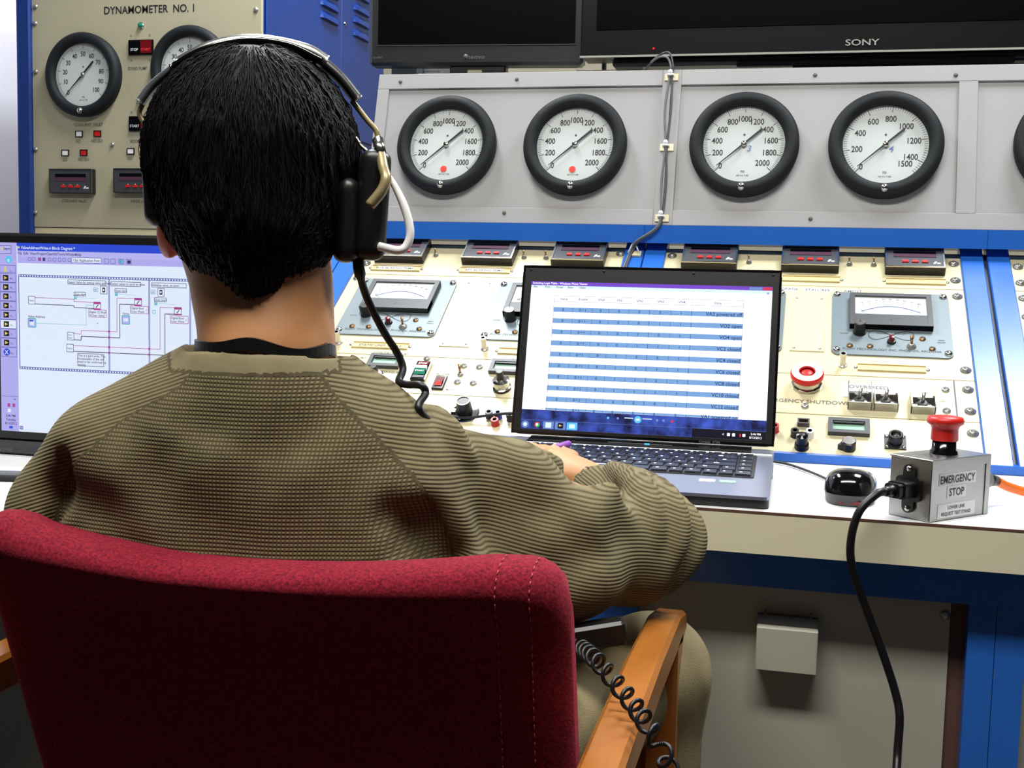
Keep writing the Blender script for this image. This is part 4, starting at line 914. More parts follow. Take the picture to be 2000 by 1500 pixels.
# ------------------------------------------------------------ distance-field modelling for soft shapes
class SDF:
    def __init__(s, lo, hi, h):
        s.lo = np.array(lo, float); s.h = h; s.n = np.ceil((np.array(hi)-s.lo)/h).astype(int)+1
        s.D = np.full(s.n, .06, np.float32)
    def sub(s, lo, hi):
        a = np.clip(np.floor((np.array(lo)-s.lo)/s.h).astype(int), 0, s.n-1); b = np.clip(np.ceil((np.array(hi)-s.lo)/s.h).astype(int)+1, 1, s.n)
        sl = tuple(slice(x, y) for x, y in zip(a, b))
        g = np.meshgrid(*[s.lo[i]+s.h*np.arange(a[i], b[i]) for i in range(3)], indexing='ij')
        return sl, np.stack(g, -1).astype(np.float32)
    def put(s, sl, d, k, cut):
        a = s.D[sl]
        if cut: a, d = -a, d
        if k: hh = np.maximum(k-np.abs(a-d), 0)/k; r = np.minimum(a, d)-hh*hh*k*.25
        else: r = np.minimum(a, d)
        s.D[sl] = -r if cut else r
    def cap(s, p, q, r1, r2, k=.02, cut=False):
        p = np.array(p, float); q = np.array(q, float); R = max(r1, r2)+.05
        sl, X = s.sub(np.minimum(p, q)-R, np.maximum(p, q)+R); v = q-p
        t = np.clip(((X-p)@v)/(v@v+1e-12), 0, 1)
        s.put(sl, np.linalg.norm(X-p-t[..., None]*v, axis=-1)-(r1+(r2-r1)*t), k, cut); return s
    def path(s, pts, rs, k=.02, cut=False):
        for i in range(len(pts)-1): s.cap(pts[i], pts[i+1], rs[i], rs[i+1], k, cut)
        return s
    def ell(s, c, r, k=.02, rot=None, cut=False):
        c = np.array(c, float); r = np.array(r, float); Rm = max(r)+.05
        sl, X = s.sub(c-Rm, c+Rm); Y = X-c
        if rot is not None: Y = Y @ np.array(Euler([R_(v) for v in rot]).to_matrix())
        k0 = np.linalg.norm(Y/r, axis=-1); k1 = np.linalg.norm(Y/(r*r), axis=-1)+1e-9
        s.put(sl, k0*(k0-1)/k1, k, cut); return s
    def rbox(s, c, hs, rad, k=.01, rot=None):
        c = np.array(c, float); hs = np.array(hs, float); Rm = np.linalg.norm(hs)+.05
        sl, X = s.sub(c-Rm, c+Rm); Y = X-c
        if rot is not None: Y = Y @ np.array(Euler([R_(v) for v in rot]).to_matrix())
        q = np.abs(Y)-hs+rad
        s.put(sl, np.linalg.norm(np.maximum(q, 0), axis=-1)+np.minimum(q.max(-1), 0)-rad, k, False); return s
    def mesh(s, smooth=3):
        D = s.D; inside = D < 0
        c = [D[i:D.shape[0]-1+i, j:D.shape[1]-1+j, k:D.shape[2]-1+k] for i in (0, 1) for j in (0, 1) for k in (0, 1)]
        neg = sum((x < 0).astype(np.int8) for x in c); act = (neg > 0) & (neg < 8)
        ids = -np.ones(act.shape, np.int64); A = np.argwhere(act); ids[act] = np.arange(len(A))
        V = np.stack([x[act] for x in c], 1); off = np.array([(i, j, k) for i in (0, 1) for j in (0, 1) for k in (0, 1)], float)
        P = np.zeros((len(A), 3)); cnt = np.zeros(len(A))
        for a in range(8):
            for b in range(a+1, 8):
                if np.abs(off[a]-off[b]).sum() != 1: continue
                m_ = (V[:, a] < 0) != (V[:, b] < 0); t = V[:, a]/(V[:, a]-V[:, b]+1e-12)
                P[m_] += (off[a]+(off[b]-off[a])*t[:, None])[m_]; cnt[m_] += 1
        P = (A+P/cnt[:, None])*s.h+s.lo; F = []
        for ax in range(3):
            o1, o2 = [x for x in range(3) if x != ax]
            sl0 = [slice(None)]*3; sl1 = [slice(None)]*3; sl0[ax] = slice(0, -1); sl1[ax] = slice(1, None)
            ch = inside[tuple(sl0)] != inside[tuple(sl1)]; E = np.argwhere(ch)
            ok = (E[:, o1] > 0) & (E[:, o2] > 0) & (E[:, o1] < act.shape[o1]) & (E[:, o2] < act.shape[o2]) & (E[:, ax] < act.shape[ax]); E = E[ok]
            q = []
            for d1, d2 in ((-1, -1), (0, -1), (0, 0), (-1, 0)):
                I = E.copy(); I[:, o1] += d1; I[:, o2] += d2; q.append(ids[I[:, 0], I[:, 1], I[:, 2]])
            q = np.stack(q, 1); fl = inside[tuple(E.T)]
            if ax == 1: fl = ~fl
            q[~fl] = q[~fl][:, ::-1]; F.append(q)
        F = np.concatenate(F)
        ed = np.concatenate([F[:, [0, 1]], F[:, [1, 2]], F[:, [2, 3]], F[:, [3, 0]]])
        for _ in range(smooth):
            S = np.zeros_like(P); n_ = np.zeros(len(P))
            for a, b in ((0, 1), (1, 0)):
                for ax in range(3): S[:, ax] += np.bincount(ed[:, a], P[ed[:, b], ax], len(P))
                n_ += np.bincount(ed[:, a], minlength=len(P))
            P = P*.45+.55*S/n_[:, None]
        return P, F
def sdf_obj(S, name, mk, parent=None, smooth=3, post=None):
    P, F = S.mesh(smooth)
    if post: P = post(P)
    me = bpy.data.meshes.new(name); me.from_pydata(P.tolist(), [], F.tolist()); me.materials.append(M[mk])
    me.polygons.foreach_set('use_smooth', [True]*len(me.polygons)); me.update()
    o = bpy.data.objects.new(name, me); COL.objects.link(o)
    if parent: o.parent = parent
    return o, P

# ------------------------------------------------------------ chair
M['thread'] = mat('pale_red_thread', (176, 66, 80), .8)
CH = thing('armchair', 'wooden armchair with thick red wool upholstery carrying the seated person', 'chair')
CX = -.405
def back_pad():
    nu, nv = 60, 40; vs = []; fs = []
    # closed cross section of the pad (y, z), rounded roll at the top
    sec = []
    H = .40
    for i in range(14): a = math.pi*i/13; sec.append((-math.cos(a)*.040, .364+math.sin(a)*.036))          # top roll, back to front
    for i in range(1, 10): sec.append((.040-.006*math.sin(math.pi*i/10), .364-.36*i/10))
    for i in range(8): a = math.pi*i/7; sec.append((math.cos(a)*.036, -.0-math.sin(a)*.02))
    for i in range(1, 12): sec.append((-.036-.004*math.sin(math.pi*i/12), .364*i/12))
    n = len(sec)
    for i in range(nu+1):
        t = -1+2*i/nu; hw = .2520
        e = max(0, abs(t)-.86)/.14; sq = math.sqrt(max(0, 1-e*e))*.78+.22 if e < 1 else .22
        for y, z in sec:
            x = hw*t; x -= max(0, -t)*.030*max(0, (.36-z)/.36)*-1; top = max(0, (z-.33)/.07)
            zz = z-(.034*(1-math.sqrt(max(0, 1-e*e))))*(1 if z > .2 else 0)*min(1, max(0, (z-.2)/.15))
            yy = y*sq + .010*t*t
            x2 = x*(1-.02*max(0, (.2-z)/.4))
            zz += (-.020+.005*t*t+.016*max(0, -t-.3)-.018*max(0, 1-(t+.25)**2)+.05*max(0, -t-.8))*top
            vs.append((x2, yy-(z-.36)*.25, zz))
    for i in range(nu):
        for j in range(n): fs.append((i*n+j, (i+1)*n+j, (i+1)*n+(j+1) % n, i*n+(j+1) % n))
    fs.append(list(range(n))); fs.append([nu*n+j for j in range(n)][::-1])
    return MB().add(vs, fs, 'wool', True)
bp_ = back_pad().build('backrest', CH, (CX-.010, .862, .424))
st = MB(); sv = [v.co.copy() for v in bp_.data.vertices]; nsec = len(sv)//61
for i in (54, 57):
    col = [sv[i*nsec+j] for j in list(range(nsec-1, nsec-11, -1))[::-1]+list(range(0, 8))]
    cx = sum((v.x for v in col))/len(col)
    for a_, c_ in zip(col[:-1], col[1:]):
        n_s = max(1, int((c_-a_).length/.007))
        for q in range(n_s):
            p0, p1 = a_.lerp(c_, (q+.2)/n_s), a_.lerp(c_, (q+.75)/n_s); o_ = ((p0+p1)/2-Vector((cx, .01, .33))).normalized()*.0006
            st.tube([p0+o_, p1+o_], .0005, 'thread', 4)
S = SDF((CX-.27, .82, .34), (CX+.27, 1.42, .54), .008); S.rbox((CX, 1.13, .44), (.235, .245, .05), .035); sdf_obj(S, 'seat', 'wool', CH)
def beam(pts, w, t, name, k='wood', b=.004):
    "a wooden bar through pts, w across x, t in its own thickness"
    vs = []; fs = []; N = len(pts); P = [Vector(p) for p in pts]
    for i in range(N):
        d = (P[min(i+1, N-1)]-P[max(i-1, 0)]).normalized(); up = Vector((1, 0, 0)).cross(d).normalized(); ww = w/2; tt = (t[i] if isinstance(t, list) else t)/2
        for a, c in ((-ww, -tt+b), (-ww, tt-b), (-ww+b, tt), (ww-b, tt), (ww, tt-b), (ww, -tt+b), (ww-b, -tt), (-ww+b, -tt)):
            vs.append(P[i]+Vector((a, 0, 0))+up*c)
    for i in range(N-1):
        for j in range(8): fs.append((i*8+j, i*8+(j+1) % 8, (i+1)*8+(j+1) % 8, (i+1)*8+j))
    fs += [list(range(8))[::-1], list(range((N-1)*8, N*8))]
    return MB().add(vs, fs, k).build(name, CH)
for sx, xa in ((1, -.132), (-1, -.698)):
    beam([(xa, .76, .648), (xa, .90, .652), (xa, 1.06, .655), (xa, 1.22, .652), (xa, 1.278, .642), (xa, 1.296, .624)], .034, [.030, .034, .036, .036, .034, .022], 'armrest')
    beam([(xa, 1.232, .640), (xa, 1.24, .42), (xa, 1.245, 0)], .034, [.055, .05, .04], 'front_leg')
    beam([(xa, .79, .655), (xa, .82, .42), (xa, .74, 0)], .034, [.045, .055, .04], 'rear_leg')
    beam([(xa, .81, .36), (xa, 1.235, .36)], .026, .05, 'side_rail')
MB().box(-.698, -.132, 1.21, 1.24, .33, .375, 'wood', .003).build('front_rail', CH)
MB().box(-.698, -.132, .80, .825, .33, .375, 'wood', .003).build('rear_rail', CH)
ss = st.build('seam_stitching', bp_)

# ------------------------------------------------------------ person
PR = thing('person', 'seated person seen from behind in an olive brown waffle knit sweater', 'person', (0, 0, 0))
A = at
hc = A(490, 330, 1.09)                       # centre of the skull
HZ = 26                                     # the head is turned towards the left monitor
Rz = Matrix.Rotation(R_(HZ), 3, 'Z')
def hv(x, y, z): return hc+Rz @ Vector((x, y, z))
YD = Rz @ Vector((0, 1, 0))
KN = A(1272, 1312, 1.33)
LEGS = ((Vector((-.31, .99, .575)), KN, Vector((KN.x+.005, KN.y-.02, .09))), (Vector((-.47, .99, .575)), Vector((-.57, 1.33, .56)), Vector((-.57, 1.29, .09))))
def build_body():
    S = SDF((-.82, .72, -.0), (.02, 1.72, 1.26), .0045)
    # skull, face, neck
    S.ell(hv(0, 0, .012), (.076, .092, .098), .02, rot=(0, 0, HZ))
    S.ell(hv(0, .035, -.055), (.058, .062, .068), .03, rot=(0, 0, HZ))
    S.cap(hv(0, .085, -.105), hv(0, .07, -.10), .022, .03, .03)
    nk = [A(515, 770, 1.10), A(518, 690, 1.075), A(512, 560, 1.085)]
    S.path(nk, [.054, .0512, .0520], .03); S.cap(A(500, 500, 1.105), A(505, 560, 1.095), .061, .055, .03)
    S.cap(nk[1]+Vector((0, .02, 0)), nk[2]+Vector((0, .025, 0)), .052, .05, .02)
    # nose, brow, lips, eye sockets
    S.cap(hv(0, .090, -.008), hv(0, .108, -.038), .007, .010, .012)
    S.ell(hv(0, .092, -.070), (.022, .008, .006), .008, rot=(0, 0, HZ))
    S.ell(A(331, 448, 1.10), (.011, .020, .028), .005, rot=(8, 0, HZ+20)); S.ell(A(650, 445, 1.12), (.010, .017, .026), .005, rot=(8, 0, HZ-20))
    for sx in (-1, 1):
        S.ell(hv(sx*.031, .092, -.006), (.013, .010, .009), .01, cut=True); S.ell(hv(sx*.031, .085, -.006), (.012, .012, .011), .004)
    # torso under the sweater
    S.ell(A(500, 960, 1.13), (.140, .065, .13), .03); S.ell(A(620, 1250, 1.14), (.13, .085, .17), .03); 
    # arms
    hip = A(690, 1400, 1.10)
    S.path([A(800, 900, 1.12), A(1265, 1050, 1.27), A(1160, 955, 1.44)], [.036, .028, .025], .01)
    S.path([A(215, 910, 1.12), A(130, 1150, 1.18), Vector((-.55, 1.20, .69))], [.030, .038, .026], .02)
    # right hand on the keyboard holding a pen
    wr = A(1150, 948, 1.445); kn = A(1092, 912, 1.475)
    S.path([wr, kn], [.024, .021], .015); S.ell(wr.lerp(kn, .6)+Vector((0, 0, .002)), (.036, .032, .016), .015, rot=(0, 0, 30))
    tips = [((1078, 890, 1.49), (1062, 879, 1.495), (1050, 884, 1.49)), ((1090, 893, 1.50), (1082, 880, 1.515), (1070, 884, 1.515)), ((1102, 897, 1.51), (1102, 884, 1.53), (1094, 888, 1.53)), ((1114, 902, 1.51), (1120, 892, 1.53), (1115, 896, 1.535))]
    for i, t in enumerate(tips):
        p = [A(*q) for q in t]; S.path([kn.lerp(p[0], .2)]+p, [.0105, .0095, .0082, .0074], .004)
    S.path([wr.lerp(kn, .3), A(1068, 908, 1.455), A(1046, 884, 1.475), A(1038, 874, 1.485)], [.014, .0115, .0095, .0085], .005)
    # left hand resting on the desk, out of sight behind the body
    lw = Vector((-.55, 1.20, .69)); S.path([lw, lw+Vector((.05, .05, .0))], [.026, .022], .015); lk = lw+Vector((.06, .06, 0))
    for i in range(4):
        d = Vector((.45-.12*i, .85, -.08)).normalized(); o_ = lk+Vector((.012*i-.01, -.012*i+.012, 0))*1.0
        S.path([lk, o_+d*.03, o_+d*.055+Vector((0, 0, -.006)), o_+d*(.075-.008*abs(i-1.5))+Vector((0, 0, -.018))], [.011, .0095, .0085, .0075], .004)
    S.path([lw+Vector((.02, .02, 0)), lw+Vector((.055, .0, -.01)), lw+Vector((.085, .005, -.018))], [.013, .0105, .009], .005)
    # legs
    for h_, k_, a_ in LEGS:
        S.path([h_, k_, a_], [.075, .05, .035], .03); S.cap(a_+Vector((0, 0, -.04)), a_+Vector((0, .15, -.055)), .034, .026, .02)
    return S
SB = build_body(); bod, BP = sdf_obj(SB, 'body', 'skin', PR, 2)

M['ear'] = mat('reddish_ear_skin', (206, 84, 46), .5)
for nm in ('ear', 'white', 'ink'): bod.data.materials.append(M[nm])
ec = A(338, 452, 1.10); me = bod.data
for p in me.polygons:
    c = p.center
    if (c-ec).length < .040 and c.x < ec.x+.010: p.material_index = 1
    for sx in (-1, 1):
        e = hv(sx*.031, .097, -.006)
        if (c-e).length < .013 and abs(c.z-e.z) < .0055: p.material_index = 3 if (c-e).length < .006 else 2

def px_of(P):
    q = P-np.array(CP); z = q@np.array(cF)
    return 1000+CAMF*(q@np.array(cR))/z, 750-CAMF*(q@np.array(cU))/z
def build_sweater():
    S = SDF((-.84, .74, .56), (.04, 1.62, 1.0), .0038)
    k = .03
    S.cap(A(515, 800, 1.09), A(517, 775, 1.085), .088, .080, .02); S.cap(A(519, 765, 1.08), A(518, 688, 1.077), .076, .0585, .008)
    S.cap(A(470, 836, 1.09), A(222, 892, 1.10), .048, .046, .03)
    S.cap(A(540, 805, 1.09), A(690, 852, 1.095), .050, .044, .025)
    S.cap(A(690, 862, 1.09), A(800, 920, 1.12), .045, .050, .02)
    # torso
    S.ell(A(480, 968, 1.12), (.183, .098, .112), .05); S.ell(A(500, 1050, 1.12), (.185, .108, .17), .06)
    S.ell(A(600, 1240, 1.12), (.185, .115, .16), .06); S.ell(A(720, 1330, 1.13), (.185, .118, .135), .05)
    # left sleeve
    S.path([A(205, 900, 1.10), A(136, 995, 1.115), A(122, 1150, 1.17), Vector((-.615, 1.10, .705)), Vector((-.565, 1.18, .692))], [.050, .052, .052, .042, .034], .02)
    # right sleeve, loose and bunched at the elbow
    S.path([A(798, 925, 1.12), A(985, 976, 1.175), A(1100, 1056, 1.215), A(1228, 1066, 1.26)], [.054, .058, .046, .052], .015)
    S.cap(A(1000, 1060, 1.16), A(1235, 1092, 1.24), .056, .048, .025)
    S.ell(A(1090, 1130, 1.16), (.060, .05, .040), .04)
    S.path([A(1262, 1052, 1.28), A(1240, 1000, 1.36), A(1163, 958, 1.435)], [.052, .042, .0335], .02)
    # elbow folds
    for pts, r in ((((1195, 915, 1.40), (1250, 955, 1.27), (1268, 1040, 1.215), (1235, 1120, 1.205)), .017), (((1235, 925, 1.39), (1300, 972, 1.27), (1318, 1050, 1.225), (1285, 1130, 1.215)), .016),
                   (((1270, 945, 1.37), (1338, 1005, 1.28), (1353, 1075, 1.25), (1305, 1150, 1.24)), .014)):
        P = smooth_path([A(*q) for q in pts], 4); S.path(P, [r*(.5+.5*math.sin(math.pi*(i+.6)/(len(P)))) for i in range(len(P))], .005)
    # bunched ridges along the top of the right sleeve and the notch at the inner elbow
    S.path([A(850, 822, 1.12), A(868, 850, 1.10), A(905, 890, 1.095)], [.014, .014, .008], .015)
    S.path([A(1010, 900, 1.19), A(1060, 908, 1.22), A(1084, 908, 1.235), A(1086, 945, 1.22)], [.014, .014, .008, .010], .008)
    S.path([A(744, 790, 1.10), A(735, 830, 1.075), A(720, 880, 1.06)], [.010, .010, .006], .02)
    S.path([A(1000, 915, 1.14), A(1090, 995, 1.155), A(1200, 1010, 1.19)], [.012, .012, .008], .03)
    S.path([A(1060, 1060, 1.12), A(1130, 1030, 1.15), A(1190, 960, 1.18)], [.010, .014, .008], .03)
    # creases at both armpits and across the back
    S.path([A(126, 980, 1.035), A(165, 1000, 1.015), A(240, 1005, .995)], [.010, .010, .004], .03, cut=True)
    S.path([A(770, 1010, 1.015), A(835, 1035, 1.035), A(880, 1095, 1.055)], [.006, .011, .013], .03, cut=True)
    S.path([A(800, 1085, 1.01), A(860, 1130, 1.03)], [.006, .008], .03, cut=True)
    S.path([A(135, 900, 1.06), A(112, 960, 1.06), A(100, 1060, 1.08)], [.006, .007, .006], .02, cut=True)
    # neck opening, seam under the collar, cuffs, hem
    S.path([A(512, 560, 1.085), A(518, 690, 1.075), A(516, 745, 1.08)], [.0555, .0550, .048], .004, cut=True)
    nb = A(517, 692, 1.02); q = A(517, 692, 1.078)
    sl, X = S.sub(q-Vector((.12, .12, .10)), q+Vector((.12, .12, .14)))
    rr = np.hypot(X[..., 0]-q.x, X[..., 1]-q.y); pl_ = (X[..., 2]-nb.z)+.22*(X[..., 1]-nb.y)-1.1*np.maximum(0, rr-.066)
    S.D[sl] = np.where(rr < .118, np.maximum(S.D[sl], pl_), S.D[sl])
    cc = A(517, 716, 1.078)
    ring = [cc+Vector((.0735*math.cos(t), .0735*math.sin(t), .012*math.sin(t)-.006)) for t in np.linspace(0, 2*math.pi, 40)]
    
    w = A(1163, 958, 1.435); d = (A(1150, 948, 1.445)-w).normalized()
    S.cap(w+d*.002, w+d*.08, .029, .03, .003, cut=True)
    lo = Vector((-.565, 1.18, .692)); S.cap(lo+Vector((.004, .006, 0)), lo+Vector((.03, .06, 0)), .029, .03, .003, cut=True)
    return S
S = build_sweater()
def folds(P):
    "gentle cloth waves over the whole garment"
    q = P*1.0; w_ = .0022*np.sin(P[:, 2]*62+P[:, 0]*31+np.sin(P[:, 0]*23)*1.6)+.0016*np.sin(P[:, 0]*74-P[:, 2]*38+np.sin(P[:, 2]*40))
    q[:, 1] -= w_*.8; q[:, 2] += w_*.3; return q
SW, P = sdf_obj(S, 'sweater', 'knit', PR, 2, folds)
X, Y = px_of(P)
xr = np.interp(Y, [700, 760, 820, 900, 960, 1030, 1080, 1300], [600, 645, 700, 780, 830, 870, 885, 900])
xl = np.interp(Y, [700, 755, 820, 900, 960, 1020, 1300], [400, 350, 240, 150, 120, 110, 100])
slr = X > xr; sll = X < xl; col_ = (Y < 724+8*np.exp(-((X-500)/130)**2)) & (X > 330) & (X < 665)
u = P[:, 0]+.0*P[:, 1]; v = P[:, 2].copy()
v[slr] += .27*P[slr, 0]; v[sll] -= .33*P[sll, 0]
sl_ = (slr | sll).astype(float); u[col_] = .0008; v[col_] = .00060; sl_[col_] = 0; 
at_ = SW.data.attributes.new('knit', 'FLOAT_VECTOR', 'POINT'); at_.data.foreach_set('vector', np.stack([u, v, sl_], 1).astype(np.float32).ravel())

# trousers
S = SDF((-.72, .80, .0), (-.0, 1.60, .74), .006)
for h_, k_, a_ in LEGS: S.path([h_, k_, a_], [.092, .060, .050], .03)
S.ell((-.38, 1.00, .60), (.165, .12, .10), .04)
S.path([A(1330, 1260, 1.29), A(1358, 1330, 1.30), A(1350, 1420, 1.31)], [.007, .009, .007], .015)
for h_, k_, a_ in LEGS: S.cap(a_+Vector((0, 0, -.02)), a_+Vector((0, 0, -.12)), .045, .05, .004, cut=True)
sdf_obj(S, 'trousers', 'khaki', PR, 3)
S = SDF((-.66, 1.25, -.01), (-.05, 1.64, .13), .006)
for h_, k_, a_ in LEGS: S.cap((a_.x, a_.y-.01, .045), (a_.x, a_.y+.17, .032), .046, .034, .02); S.cap((a_.x, a_.y-.01, .05), (a_.x, a_.y-.005, .095), .044, .04, .02)
sdf_obj(S, 'shoes', 'black', PR, 2)
b = MB()
bc = A(1120, 1228, 1.12)

# hair
def build_hair():
    S = SDF(hc-Vector((.14, .15, .16)), hc+Vector((.14, .15, .14)), .004)
    S.ell(A(494, 305, 1.09), (.0955, .104, .0985), .02, rot=(0, 0, HZ))
    S.ell(A(500, 435, 1.075), (.073, .080, .058), .03, rot=(0, 0, HZ))
    S.path([A(500, 490, 1.055), A(500, 545, 1.035)], [.050, .020], .02)
    S.ell(hv(0, .125, -.085), (.10, .105, .125), .008, rot=(0, 0, HZ), cut=True)
    for x in (345, 648): S.ell(A(x, 452, 1.12), (.016, .05, .030), .006, cut=True)
    return S
SH = build_hair(); HR, HP = sdf_obj(SH, 'hair', 'hair', PR, 3)
def radius(n):
    "distance from the skull centre to the hair surface along unit vectors n"
    o = np.array(hc); R = np.zeros(len(n)); got = np.zeros(len(n), bool)
    for r in np.arange(.135, .045, -.0012):
        p = o+n*r; i = np.round((p-SH.lo)/SH.h).astype(int); ok = ((i >= 0) & (i < SH.n)).all(1); i = np.clip(i, 0, SH.n-1)
        hit = ok & ~got & (SH.D[i[:, 0], i[:, 1], i[:, 2]] < 0); R[hit] = r; got |= hit
    return R, got
rng = np.random.default_rng(3)
N = 17000; K_ = 7
RZ = np.array(Rz)
c0 = RZ@np.array((-.0, -.22, 1.0)); c0 /= np.linalg.norm(c0)
n0 = rng.normal(size=(N, 3)); n0 /= np.linalg.norm(n0, axis=1)[:, None]
ex = np.cross(c0, (0, 1, 0)); ex /= np.linalg.norm(ex); ey = np.cross(c0, ex)
th = np.arccos(np.clip(n0@c0, -1, 1)); ph = np.arctan2(n0@ey, n0@ex); clump = np.sin(ph*23+th*3)*.06+np.sin(ph*51)*.03
L_h = rng.uniform(.28, .55, N); jit = rng.normal(0, .05, N); lift = rng.uniform(.0004, .0030, N)
pts = []; good = None; lastR = None
for j in range(K_):
    t = j/(K_-1); a = th+L_h*t; b_ = ph+jit*t+clump*t*.6
    n = np.cos(a)[:, None]*c0+np.sin(a)[:, None]*(np.cos(b_)[:, None]*ex+np.sin(b_)[:, None]*ey)
    R, got = radius(n)
    if j == 0: good = got; lastR = R
    R = np.where(got, R, lastR*.992); lastR = R
    pts.append(np.array(hc)+n*(R+lift*math.sin(math.pi*min(1, t*.75+.12))-.0012*(1-t))[:, None])
pts = np.stack(pts, 1)[good]
# keep the face clear
lc = (pts[:, -1]-np.array(hc))@RZ; pts = pts[~((lc[:, 1] > .055) & (lc[:, 2] < .045))]
sx_, sy_ = px_of(pts[:, -1]); lc = (pts[:, -1]-np.array(hc))@RZ; pts = pts[~((sy_ > 470) & (lc[:, 1] > -.02))]
# short strands over the nape, ending in a point
M2 = 3800; x0 = rng.uniform(-.072, .072, M2); z0 = -rng.uniform(.03, .088, M2); zend = -.112+.055*(np.abs(x0)/.07)**1.3+rng.normal(0, .003, M2)
Lz = rng.uniform(.022, .04, M2); q_ = []
def rear(x, z):
    "rear surface of hair or neck at sideways offset x, height z (head frame)"
    y = np.full(len(x), np.nan)
    for d in np.arange(-.135, 0, .0012):
        p = np.array(hc)+np.stack([x, np.full(len(x), d), z], 1)@RZ.T
        hit = np.zeros(len(x), bool)
        for F_ in (SH, SB):
            i = np.round((p-F_.lo)/F_.h).astype(int); ok = ((i >= 0) & (i < F_.n)).all(1); i = np.clip(i, 0, F_.n-1); hit |= ok & (F_.D[i[:, 0], i[:, 1], i[:, 2]] < 0)
        y = np.where(np.isnan(y) & hit, d, y)
    return y
for j in range(K_):
    t = j/(K_-1); z = np.maximum(z0-Lz*t, zend+.0*t); x = x0*(1-.35*t*Lz/.04)+.004*np.sin(x0*900)*t; y = rear(x, z)
    p = np.array(hc)+np.stack([x, y-lift[:M2]*.8, z-.0004*j], 1)@RZ.T; q_.append(p)
q_ = np.stack(q_, 1); q_ = q_[~np.isnan(q_).any((1, 2))]; pts = np.concatenate([pts, q_])
NS = len(pts); wd = np.array([.0005, .0007, .0008, .0008, .0007, .0005, .0002])
T_ = np.gradient(pts, axis=1); T_ /= np.linalg.norm(T_, axis=2)[..., None]+1e-9
o_ = pts-np.array(hc); B_ = np.cross(T_, o_); B_ /= np.linalg.norm(B_, axis=2)[..., None]+1e-9; N_ = np.cross(B_, T_)
vs = []
for k_ in range(3):
    a = 2*math.pi*k_/3; vs.append(pts+(B_*math.cos(a)+N_*math.sin(a)*.6)*wd[None, :, None])
V = np.stack(vs, 2).reshape(-1, 3)
F = []; base = (np.arange(NS)*K_*3)[:, None]
for j in range(K_-1):
    for k_ in range(3):
        F.append(base+np.array([[j*3+k_, j*3+(k_+1) % 3, (j+1)*3+(k_+1) % 3, (j+1)*3+k_]]))
F = np.concatenate(F)
me = bpy.data.meshes.new('hair_strands'); me.from_pydata(V.tolist(), [], F.tolist()); me.materials.append(M['hair'])
me.polygons.foreach_set('use_smooth', [True]*len(me.polygons)); me.update()
o = bpy.data.objects.new('hair_strands', me); COL.objects.link(o); o.parent = HR

# black strap round the neck
nc = A(517, 684, 1.075)
b = MB(); n = 60; vs = []; fs = []
for i in range(n):
    t = 2*math.pi*i/n; r_ = .0590+.0012*math.sin(3*t)
    p = nc+Vector((r_*math.cos(t), r_*math.sin(t), .004+.006*math.exp(-((t-4.95)/.35)**2)-.004*math.exp(-((t-5.7)/.4)**2)-.012*max(0, math.sin(t))))
    d = Vector((math.cos(t), math.sin(t), 0))
    for a, h in ((0, -.006), (.0035, -.006), (.0035, .0048), (0, .0052)): vs.append(p+d*a+Vector((0, 0, h)))
for i in range(n):
    for j in range(4): fs.append((i*4+j, i*4+(j+1) % 4, ((i+1) % n)*4+(j+1) % 4, ((i+1) % n)*4+j))
b.add(vs, fs, 'black'); b.build('neck_strap', PR)

# ------------------------------------------------------------ headset
HS = thing('headset', 'black headset with metal headband and white boom tube on the seated person', 'headset')
def strip(pts, w, th, k, name, par, wdir=YD):
    P = smooth_path(pts, 8); vs = []; fs = []; c = hc
    for i, p in enumerate(P):
        t = (P[min(i+1, len(P)-1)]-P[max(i-1, 0)]).normalized(); nn = wdir.cross(t).normalized()
        if nn.dot(p-c) < 0: nn = -nn
        for a, h in ((-w/2, 0), (-w/2, th), (-w/6, th*1.5), (w/6, th*1.5), (w/2, th), (w/2, 0)): vs.append(p+wdir*a+nn*h)
    for i in range(len(P)-1):
        for j in range(6): fs.append((i*6+j, i*6+(j+1) % 6, (i+1)*6+(j+1) % 6, (i+1)*6+j))
    fs += [list(range(6)), list(range((len(P)-1)*6, len(P)*6))[::-1]]
    return MB().add(vs, fs, k, True).build(name, par)
hb = strip([A(*q) for q in ((338, 142, 1.08), (400, 108, 1.075), (480, 90, 1.075), (560, 98, 1.08), (625, 128, 1.085))], .030, .005, 'blackgloss', 'headband', HS)
strip([A(*q) for q in ((350, 138, 1.075), (420, 103, 1.07), (500, 92, 1.07), (590, 108, 1.075), (632, 131, 1.08))], .012, .0075, 'steel', 'band_spring', HS)
strip([A(*q) for q in ((627, 130, 1.085), (660, 160, 1.085), (692, 200, 1.085))], .022, .006, 'black', 'adjuster', HS)
strip([A(*q) for q in ((345, 140, 1.08), (305, 172, 1.085), (279, 205, 1.085))], .022, .005, 'darkgrey', 'adjuster', HS)
MB().tube(smooth_path([A(*q) for q in ((688, 197, 1.085), (715, 232, 1.085), (735, 256, 1.085), (739, 282, 1.085))], 6), .0026, 'armour', 8).build('wire_arm', HS)
b = MB(); b.tube(smooth_path([A(*q) for q in ((279, 203, 1.085), (272, 222, 1.085), (284, 245, 1.085))], 6), .0024, 'armour', 8); b.build('wire_arm', HS)
b = MB(); b.tube(smooth_path([A(*q) for q in ((739, 279, 1.06), (744, 300, 1.05), (749, 328, 1.04), (754, 348, 1.032), (746, 372, 1.03), (722, 402, 1.03))], 8), .0048, 'armour', 6); b.build('yoke', HS)
MB().tube([A(738, 274, 1.06), A(744, 302, 1.049)], .0054, 'chrome', 8).build('yoke_clamp', HS)
